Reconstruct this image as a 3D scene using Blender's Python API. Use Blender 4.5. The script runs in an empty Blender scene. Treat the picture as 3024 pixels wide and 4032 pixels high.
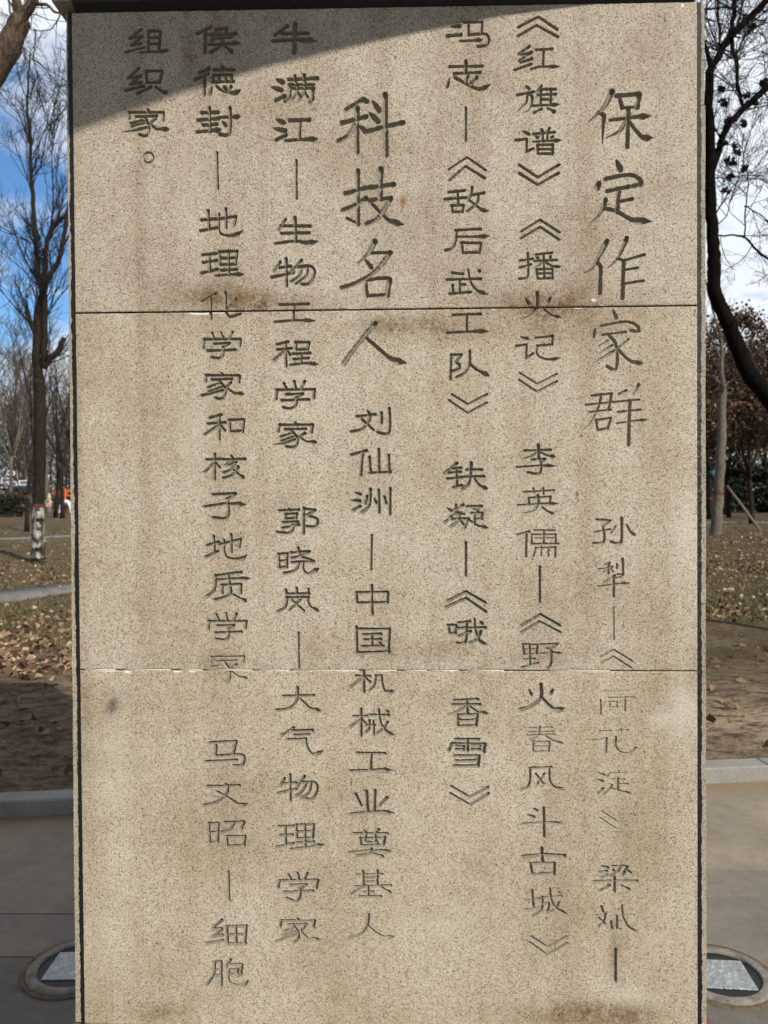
import bpy, math, random
import numpy as np

# ------------------------------------------------------------------ camera, world, sun, exposure
scene = bpy.context.scene
col = scene.collection
CX, CD, YAW, PITCH, ROLL, CZ = 0.0281, 1.4905, -0.0205, -0.0150, -0.0069, 1.5
cy_, sy_ = math.cos(YAW), math.sin(YAW)
cp_, sp_ = math.cos(PITCH), math.sin(PITCH)
FWD = np.array([sy_*cp_, cy_*cp_, sp_])
r0_ = np.array([cy_, -sy_, 0.0])
u0_ = np.cross(r0_, FWD)
RIGHT = math.cos(ROLL)*r0_ + math.sin(ROLL)*u0_
UP = -math.sin(ROLL)*r0_ + math.cos(ROLL)*u0_
CAM = np.array([CX, -CD, CZ])
from mathutils import Matrix, Vector
cam = bpy.data.cameras.new('camera')
cam.sensor_fit = 'VERTICAL'
cam.lens = 5.7
cam.sensor_height = 5.7*4032/3028
cam.sensor_width = cam.sensor_height*0.75
cam.clip_start = 0.05
cam.clip_end = 2000
cam.dof.use_dof = True
cam.dof.focus_distance = 1.5
cam.dof.aperture_fstop = 1.7
camo = bpy.data.objects.new('camera', cam)
col.objects.link(camo)
M = Matrix.Identity(4)
for i in range(3):
    M[i][0] = RIGHT[i]; M[i][1] = UP[i]; M[i][2] = -FWD[i]; M[i][3] = CAM[i]
camo.matrix_world = M
scene.camera = camo

SUN_AZ, SUN_EL = math.radians(38), math.radians(34)      # to the right of the stone's face, above the horizon
S = np.array([math.sin(SUN_AZ)*math.cos(SUN_EL), -math.cos(SUN_AZ)*math.cos(SUN_EL), math.sin(SUN_EL)])
sun = bpy.data.lights.new('sun', 'SUN')
sun.energy = 4.5
sun.angle = math.radians(0.53)
sun.color = (1.0, 0.93, 0.82)
suno = bpy.data.objects.new('sun', sun)
col.objects.link(suno)
suno.rotation_euler = Vector(S).to_track_quat('Z', 'Y').to_euler()

world = bpy.data.worlds.new('World')
scene.world = world
world.use_nodes = True
wt = world.node_tree
wt.nodes.clear()


def node(nt, typ, **kw):
    n = nt.nodes.new(typ)
    for k, v in kw.items():
        if k.startswith('i_'):
            key = k[2:]
            n.inputs[int(key) if key.isdigit() else key.replace('_', ' ')].default_value = v
        else:
            setattr(n, k, v)
    return n


def ramp(nt, fac, stops, interp='LINEAR'):
    n = nt.nodes.new('ShaderNodeValToRGB')
    cr = n.color_ramp
    cr.interpolation = interp
    while len(cr.elements) < len(stops):
        cr.elements.new(0.5)
    for e, (p, c) in zip(cr.elements, stops):
        e.position = p
        e.color = (c, c, c, 1) if not isinstance(c, tuple) else (*c, 1)
    nt.links.new(fac, n.inputs[0])
    return n.outputs[0]


def mix(nt, fac, a, b, blend='MIX'):
    n = nt.nodes.new('ShaderNodeMix')
    n.data_type = 'RGBA'
    n.blend_type = blend
    for s, v in ((n.inputs[0], fac), (n.inputs[6], a), (n.inputs[7], b)):
        if hasattr(v, 'is_linked'):
            nt.links.new(v, s)
        elif isinstance(v, tuple):
            s.default_value = (*v, 1)
        else:
            s.default_value = v
    return n.outputs[2]


def mth(nt, op, a, b=None, c=None):
    n = nt.nodes.new('ShaderNodeMath')
    n.operation = op
    for i, v in enumerate((a, b, c)):
        if v is None:
            continue
        if hasattr(v, 'is_linked'):
            nt.links.new(v, n.inputs[i])
        else:
            n.inputs[i].default_value = v
    return n.outputs[0]


sky = node(wt, 'ShaderNodeTexSky', sky_type='NISHITA', sun_disc=False, sun_elevation=SUN_EL,
           sun_rotation=math.pi - SUN_AZ, altitude=20, air_density=1.0, dust_density=0.3, ozone_density=1.5)
tc = node(wt, 'ShaderNodeTexCoord')
sep = node(wt, 'ShaderNodeSeparateXYZ')
wt.links.new(tc.outputs['Generated'], sep.inputs[0])
den = mth(wt, 'ADD', mth(wt, 'MAXIMUM', sep.outputs[2], 0.0), 0.22)
comb = node(wt, 'ShaderNodeCombineXYZ')
wt.links.new(mth(wt, 'DIVIDE', sep.outputs[0], den), comb.inputs[0])
wt.links.new(mth(wt, 'DIVIDE', sep.outputs[1], den), comb.inputs[1])
cmap = node(wt, 'ShaderNodeMapping', i_Location=(3.1, 0.4, 0.0), i_Scale=(1.0, 1.7, 1.0), i_Rotation=(0, 0, 0.35))
wt.links.new(comb.outputs[0], cmap.inputs[0])
cn = node(wt, 'ShaderNodeTexNoise', i_Scale=1.15, i_Detail=7.0, i_Roughness=0.55, i_Distortion=0.35)
wt.links.new(cmap.outputs[0], cn.inputs['Vector'])
# open blue in two gaps low on the left and the right, cloud elsewhere in front
nrm = node(wt, 'ShaderNodeVectorMath', operation='NORMALIZE')
wt.links.new(tc.outputs['Generated'], nrm.inputs[0])


def gap(px, py, r0, r1):
    d = FWD + RIGHT*(px-1512)/3028 - UP*(py-2016)/3028
    d = d/np.linalg.norm(d)
    n = node(wt, 'ShaderNodeVectorMath', operation='DISTANCE')
    wt.links.new(nrm.outputs[0], n.inputs[0])
    n.inputs[1].default_value = tuple(d)
    return ramp(wt, n.outputs['Value'], [(r0, 1.0), (r1, 0.0)])


hole = mth(wt, 'ADD', mth(wt, 'MULTIPLY', gap(60, 900, .05, .20), .36), mth(wt, 'MULTIPLY', gap(3000, 1190, .0, .08), .19))
front = ramp(wt, mth(wt, 'ADD', sep.outputs[1], 0.0), [(0.40, 0.0), (0.68, 1.0)])
cf = mth(wt, 'SUBTRACT', mth(wt, 'ADD', cn.outputs[0], 0.15), hole)
cloud = mth(wt, 'MULTIPLY', ramp(wt, cf, [(0.42, 0.0), (0.58, 1.0)]), mth(wt, 'ADD', mth(wt, 'MULTIPLY', front, .25), .72))
colc = mix(wt, front, (3.3, 3.05, 2.7), (8.3, 8.75, 9.3))  # dimmer cloud overhead and behind the viewer is added to neutralise ambient light
skyc = mix(wt, cloud, mix(wt, 1.0, sky.outputs[0], (.66, .96, 1.22), 'MULTIPLY'), colc)
bg = node(wt, 'ShaderNodeBackground', i_Strength=0.115)
wt.links.new(skyc, bg.inputs[0])
wo = node(wt, 'ShaderNodeOutputWorld')
wt.links.new(bg.outputs[0], wo.inputs[0])

scene.view_settings.view_transform = 'Standard'
scene.view_settings.look = 'None'
scene.view_settings.gamma = 1
scene.view_settings.exposure = 0.0
scene.render.resolution_x, scene.render.resolution_y = 768, 1024
scene.render.engine = 'CYCLES'

# ------------------------------------------------------------------ helpers


def ray(px, py):
    return FWD + RIGHT*(px-1512)/3028 - UP*(py-2016)/3028


def at(px, py, d):
    """the world point seen at photo pixel (px, py), d metres beyond the camera"""
    v = ray(px, py)
    return CAM + v*(d/v[1])


def on_z(px, py, z):
    v = ray(px, py)
    return CAM + v*((z-CZ)/v[2])


def tag(o, label=None, cat=None, group=None, kind=None):
    if label: o['label'] = label
    if cat: o['category'] = cat
    if group: o['group'] = group
    if kind: o['kind'] = kind
    return o


def empty(name, loc=(0, 0, 0)):
    o = bpy.data.objects.new(name, None)
    o.location = loc
    o.empty_display_size = 0.1
    col.objects.link(o)
    return o


def mesh(name, V, F, mat, parent=None, smooth=False, attrs=None, world_to=None):
    """link one mesh object; F is an (n,4) or (n,3) array or a list of tuples. Points are world points."""
    V = np.asarray(V, dtype=np.float32).reshape(-1, 3)
    if parent is not None and world_to is None:
        world_to = parent
    o_off = np.zeros(3, dtype=np.float32)
    p = world_to
    while p is not None:
        o_off += np.array(p.location, dtype=np.float32)
        p = p.parent
    V = V - o_off
    me = bpy.data.meshes.new(name)
    if isinstance(F, np.ndarray):
        n, k = F.shape
        me.vertices.add(len(V))
        me.vertices.foreach_set('co', V.ravel())
        me.loops.add(n*k)
        me.loops.foreach_set('vertex_index', F.astype(np.int32).ravel())
        me.polygons.add(n)
        me.polygons.foreach_set('loop_start', np.arange(0, n*k, k, dtype=np.int32))
        try:
            me.polygons.foreach_set('loop_total', np.full(n, k, dtype=np.int32))
        except Exception:
            pass
        me.update(calc_edges=True)
    else:
        me.from_pydata([tuple(map(float, v)) for v in V], [], [tuple(f) for f in F])
        me.update()
    if smooth:
        me.polygons.foreach_set('use_smooth', np.ones(len(me.polygons), dtype=bool))
    if attrs:
        for nm, arr in attrs.items():
            a = me.attributes.new(nm, 'FLOAT', 'POINT')
            a.data.foreach_set('value', np.asarray(arr, dtype=np.float32))
    me.materials.append(mat)
    o = bpy.data.objects.new(name, me)
    col.objects.link(o)
    if parent is not None:
        o.parent = parent
    return o


class MB:
    """collects boxes, tubes and cards into one mesh"""
    def __init__(s):
        s.v = []; s.f = []; s.n = 0
        s.a = []

    def add(s, V, F, a=0.0):
        V = np.asarray(V, float).reshape(-1, 3)
        s.v.append(V)
        s.f += [tuple(int(i)+s.n for i in f) for f in F]
        s.a.append(np.full(len(V), a))
        s.n += len(V)
        return s

    def box(s, x0, x1, y0, y1, z0, z1):
        V = [(x, y, z) for x in (x0, x1) for y in (y0, y1) for z in (z0, z1)]
        return s.add(V, [(0, 1, 3, 2), (4, 6, 7, 5), (0, 4, 5, 1), (2, 3, 7, 6), (0, 2, 6, 4), (1, 5, 7, 3)])

    def bevbox(s, x0, x1, y0, y1, z0, z1, b):
        # a box whose edges are cut back by b
        V = []; F = []
        c = np.array([(x0+x1)/2, (y0+y1)/2, (z0+z1)/2]); h = np.array([x1-x0, y1-y0, z1-z0])/2
        idx = {}
        for sx in (-1, 1):
            for sy in (-1, 1):
                for sz in (-1, 1):
                    for ax in range(3):
                        d = np.array([sx, sy, sz], float)*(h-b)
                        d[ax] = (sx, sy, sz)[ax]*h[ax]
                        idx[(sx, sy, sz, ax)] = len(V); V.append(c+d)
        for ax in range(3):
            o = [i for i in range(3) if i != ax]
            for sg in (-1, 1):
                q = []
                for a, b2 in ((-1, -1), (1, -1), (1, 1), (-1, 1)):
                    k = [0, 0, 0]; k[ax] = sg; k[o[0]] = a; k[o[1]] = b2
                    q.append(idx[(*k, ax)])
                F.append(tuple(q))
        for ax in range(3):
            o = [i for i in range(3) if i != ax]
            for a in (-1, 1):
                for b2 in (-1, 1):
                    q = []
                    for e, w in ((-1, o[0]), (1, o[0]), (1, o[1]), (-1, o[1])):
                        k = [0, 0, 0]; k[ax] = e; k[o[0]] = a; k[o[1]] = b2
                        q.append(idx[(*k, w)])
                    F.append(tuple(q))
        for sx in (-1, 1):
            for sy in (-1, 1):
                for sz in (-1, 1):
                    F.append(tuple(idx[(sx, sy, sz, a)] for a in range(3)))
        return s.add(V, F)

    def tube(s, pts, rads, n=6, cap=True, a=0.0):
        pts = np.asarray(pts, float); m = len(pts)
        rads = np.broadcast_to(np.asarray(rads, float), (m,))
        tan = np.gradient(pts, axis=0)
        tan /= np.linalg.norm(tan, axis=1)[:, None]+1e-12
        ref = np.array([1.0, 0, 0]) if abs(tan[0][0]) < 0.8 else np.array([0, 1.0, 0])
        ang = np.arange(n)*2*math.pi/n
        V = np.zeros((m, n, 3))
        u = ref
        for i in range(m):
            u = u - tan[i]*np.dot(u, tan[i]); u /= np.linalg.norm(u)+1e-12
            w = np.cross(tan[i], u)
            V[i] = pts[i] + rads[i]*(np.cos(ang)[:, None]*u + np.sin(ang)[:, None]*w)
        F = [(i*n+j, i*n+(j+1) % n, (i+1)*n+(j+1) % n, (i+1)*n+j) for i in range(m-1) for j in range(n)]
        if cap:
            F.append(tuple(range(n-1, -1, -1))); F.append(tuple((m-1)*n+j for j in range(n)))
        return s.add(V.reshape(-1, 3), F, a)

    def lathe(s, c, prof, n=24, cap=True):
        ang = np.arange(n)*2*math.pi/n
        V = [(c[0]+r*math.cos(a), c[1]+r*math.sin(a), c[2]+z) for r, z in prof for a in ang]
        m = len(prof)
        F = [(i*n+j, i*n+(j+1) % n, (i+1)*n+(j+1) % n, (i+1)*n+j) for i in range(m-1) for j in range(n)]
        if cap:
            F.append(tuple(range(n-1, -1, -1))); F.append(tuple((m-1)*n+j for j in range(n)))
        return s.add(V, F)

    def build(s, name, mat, parent=None, smooth=False, attr=None):
        V = np.concatenate(s.v) if s.v else np.zeros((0, 3))
        at_ = {attr: np.concatenate(s.a)} if attr else None
        if s.f and all(len(f) == 4 for f in s.f):
            return mesh(name, V, np.array(s.f), mat, parent, smooth, at_)
        if s.f and all(len(f) == 3 for f in s.f):
            return mesh(name, V, np.array(s.f), mat, parent, smooth, at_)
        return mesh(name, V, s.f, mat, parent, smooth, at_)


def material(name, rough=0.8, spec=0.3):
    m = bpy.data.materials.new(name)
    m.use_nodes = True
    nt = m.node_tree
    b = nt.nodes['Principled BSDF']
    b.inputs['Roughness'].default_value = rough
    b.inputs['Specular IOR Level'].default_value = spec
    tc = nt.nodes.new('ShaderNodeTexCoord')
    return m, nt, b, tc.outputs['Object']


def noise(nt, vec, scale, detail=4.0, rough=0.55, dist=0.0):
    n = node(nt, 'ShaderNodeTexNoise', i_Scale=scale, i_Detail=detail, i_Roughness=rough, i_Distortion=dist)
    nt.links.new(vec, n.inputs['Vector'])
    return n.outputs[0]


def voro(nt, vec, scale, out='Color'):
    n = node(nt, 'ShaderNodeTexVoronoi', i_Scale=scale)
    nt.links.new(vec, n.inputs['Vector'])
    return n.outputs[out]


def bump(nt, b, h, strength, dist):
    n = node(nt, 'ShaderNodeBump', i_Strength=strength, i_Distance=dist)
    nt.links.new(h, n.inputs['Height'])
    nt.links.new(n.outputs[0], b.inputs['Normal'])


def attr(nt, name):
    n = nt.nodes.new('ShaderNodeAttribute')
    n.attribute_name = name
    return n.outputs['Fac']


def scaled(nt, vec, sc):
    n = node(nt, 'ShaderNodeMapping', i_Scale=sc)
    nt.links.new(vec, n.inputs[0])
    return n.outputs[0]


def simple(name, c, rough=0.7, var=0.25, scale=20.0, bmp=0.0, spec=0.3, metal=0.0):
    m, nt, b, v = material(name, rough, spec)
    f = noise(nt, v, scale)
    lo = tuple(x*(1-var) for x in c); hi = tuple(min(1, x*(1+var)) for x in c)
    nt.links.new(ramp(nt, f, [(0.3, lo), (0.7, hi)]), b.inputs['Base Color'])
    b.inputs['Metallic'].default_value = metal
    if bmp:
        bump(nt, b, f, bmp, 1.0/scale)
    return m


# ------------------------------------------------------------------ materials of the stone
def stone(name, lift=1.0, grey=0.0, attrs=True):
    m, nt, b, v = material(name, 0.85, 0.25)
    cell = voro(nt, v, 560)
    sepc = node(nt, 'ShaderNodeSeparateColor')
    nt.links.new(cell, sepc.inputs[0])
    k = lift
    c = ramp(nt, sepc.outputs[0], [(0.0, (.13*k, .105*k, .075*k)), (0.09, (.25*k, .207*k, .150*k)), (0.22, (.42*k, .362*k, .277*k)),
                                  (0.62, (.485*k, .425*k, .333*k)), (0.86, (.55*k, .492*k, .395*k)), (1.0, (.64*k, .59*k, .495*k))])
    fine = noise(nt, v, 520, 3.0, 0.6)
    c = mix(nt, 0.75, c, ramp(nt, fine, [(0.30, .62), (0.48, .96), (0.7, 1.22)]), 'MULTIPLY')
    big = noise(nt, v, 5.5, 5.0, 0.6)
    c = mix(nt, 0.85, c, ramp(nt, big, [(0.30, (.80, .76, .70)), (0.5, (.98, .97, .95)), (0.72, (1.08, 1.09, 1.12))]), 'MULTIPLY')
    mid = noise(nt, v, 38, 4.0, 0.6)
    c = mix(nt, 0.8, c, ramp(nt, mid, [(0.3, (.92, .90, .88)), (0.7, (1.05, 1.05, 1.06))]), 'MULTIPLY')
    streak = noise(nt, scaled(nt, v, (14, 1, .55)), 1.0, 5.0, .6)
    c = mix(nt, .8, c, ramp(nt, streak, [(.32, (.84, .80, .75)), (.5, (1.0, 1.0, 1.0)), (.7, (1.06, 1.06, 1.07))]), 'MULTIPLY')
    if attrs:
        c = mix(nt, attr(nt, 'cool'), c, mix(nt, 1.0, c, (.99, .995, 1.06), 'MULTIPLY'))
    # sparse dark mica grains
    vd = node(nt, 'ShaderNodeTexVoronoi', i_Scale=270.0)
    nt.links.new(v, vd.inputs['Vector'])
    sd = node(nt, 'ShaderNodeSeparateColor')
    nt.links.new(vd.outputs['Color'], sd.inputs[0])
    g = mth(nt, 'MULTIPLY', mth(nt, 'LESS_THAN', sd.outputs[1], 0.10), mth(nt, 'LESS_THAN', vd.outputs['Distance'], 0.28))
    c = mix(nt, mth(nt, 'MULTIPLY', g, 0.55), c, (.085, .06, .04))
    if grey:
        c = mix(nt, grey, c, (.30, .27, .22))
    if attrs:
        st = mth(nt, 'MULTIPLY', attr(nt, 'stain'), ramp(nt, noise(nt, v, 26, 5.0, .65), [(0.28, .55), (0.6, 1.25)]))
        st = mth(nt, 'MULTIPLY', st, ramp(nt, noise(nt, v, 130, 4.0, .7), [(.34, .35), (.6, 1.0)]))
        c = mix(nt, st, c, mix(nt, 1.0, c, (.42, .31, .19), 'MULTIPLY'))
        c = mix(nt, attr(nt, 'pale'), c, (.78, .74, .66))
        c = mix(nt, attr(nt, 'rust'), c, (.25, .10, .03))
        c = mix(nt, attr(nt, 'dark'), c, (.06, .05, .045))
    nt.links.new(c, b.inputs['Base Color'])
    h = mth(nt, 'ADD', mth(nt, 'MULTIPLY', fine, 0.6), sepc.outputs[1])
    bump(nt, b, h, 0.33, 0.0012)
    return m


STONE = stone('beige_granite')
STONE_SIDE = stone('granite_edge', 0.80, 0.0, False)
m, nt, b, v = material('carved_stone', 0.9, 0.2)
f = noise(nt, v, 420, 3.0)
ink = attr(nt, 'ink')
c = mix(nt, ink, ramp(nt, f, [(.3, (.34, .30, .22)), (.7, (.62, .56, .45))]), ramp(nt, f, [(.3, (.12, .105, .08)), (.7, (.28, .25, .20))]))
nt.links.new(c, b.inputs['Base Color'])
bump(nt, b, f, 0.4, 0.001)
CARVED = m
SEAL = simple('black_sealant', (.010, .0105, .012), 0.45, 0.4, 90, 0.3, 0.4)
SEAL_GREY = simple('grey_sealant', (.030, .032, .037), 0.6, 0.3, 60, 0.2, 0.2)
REDGRAN = simple('red_granite', (.20, .075, .055), 0.5, 0.35, 260, 0.1)
CORE = simple('mortar_core', (.20, .18, .15), 0.95, 0.3, 60, 0.3)

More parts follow.
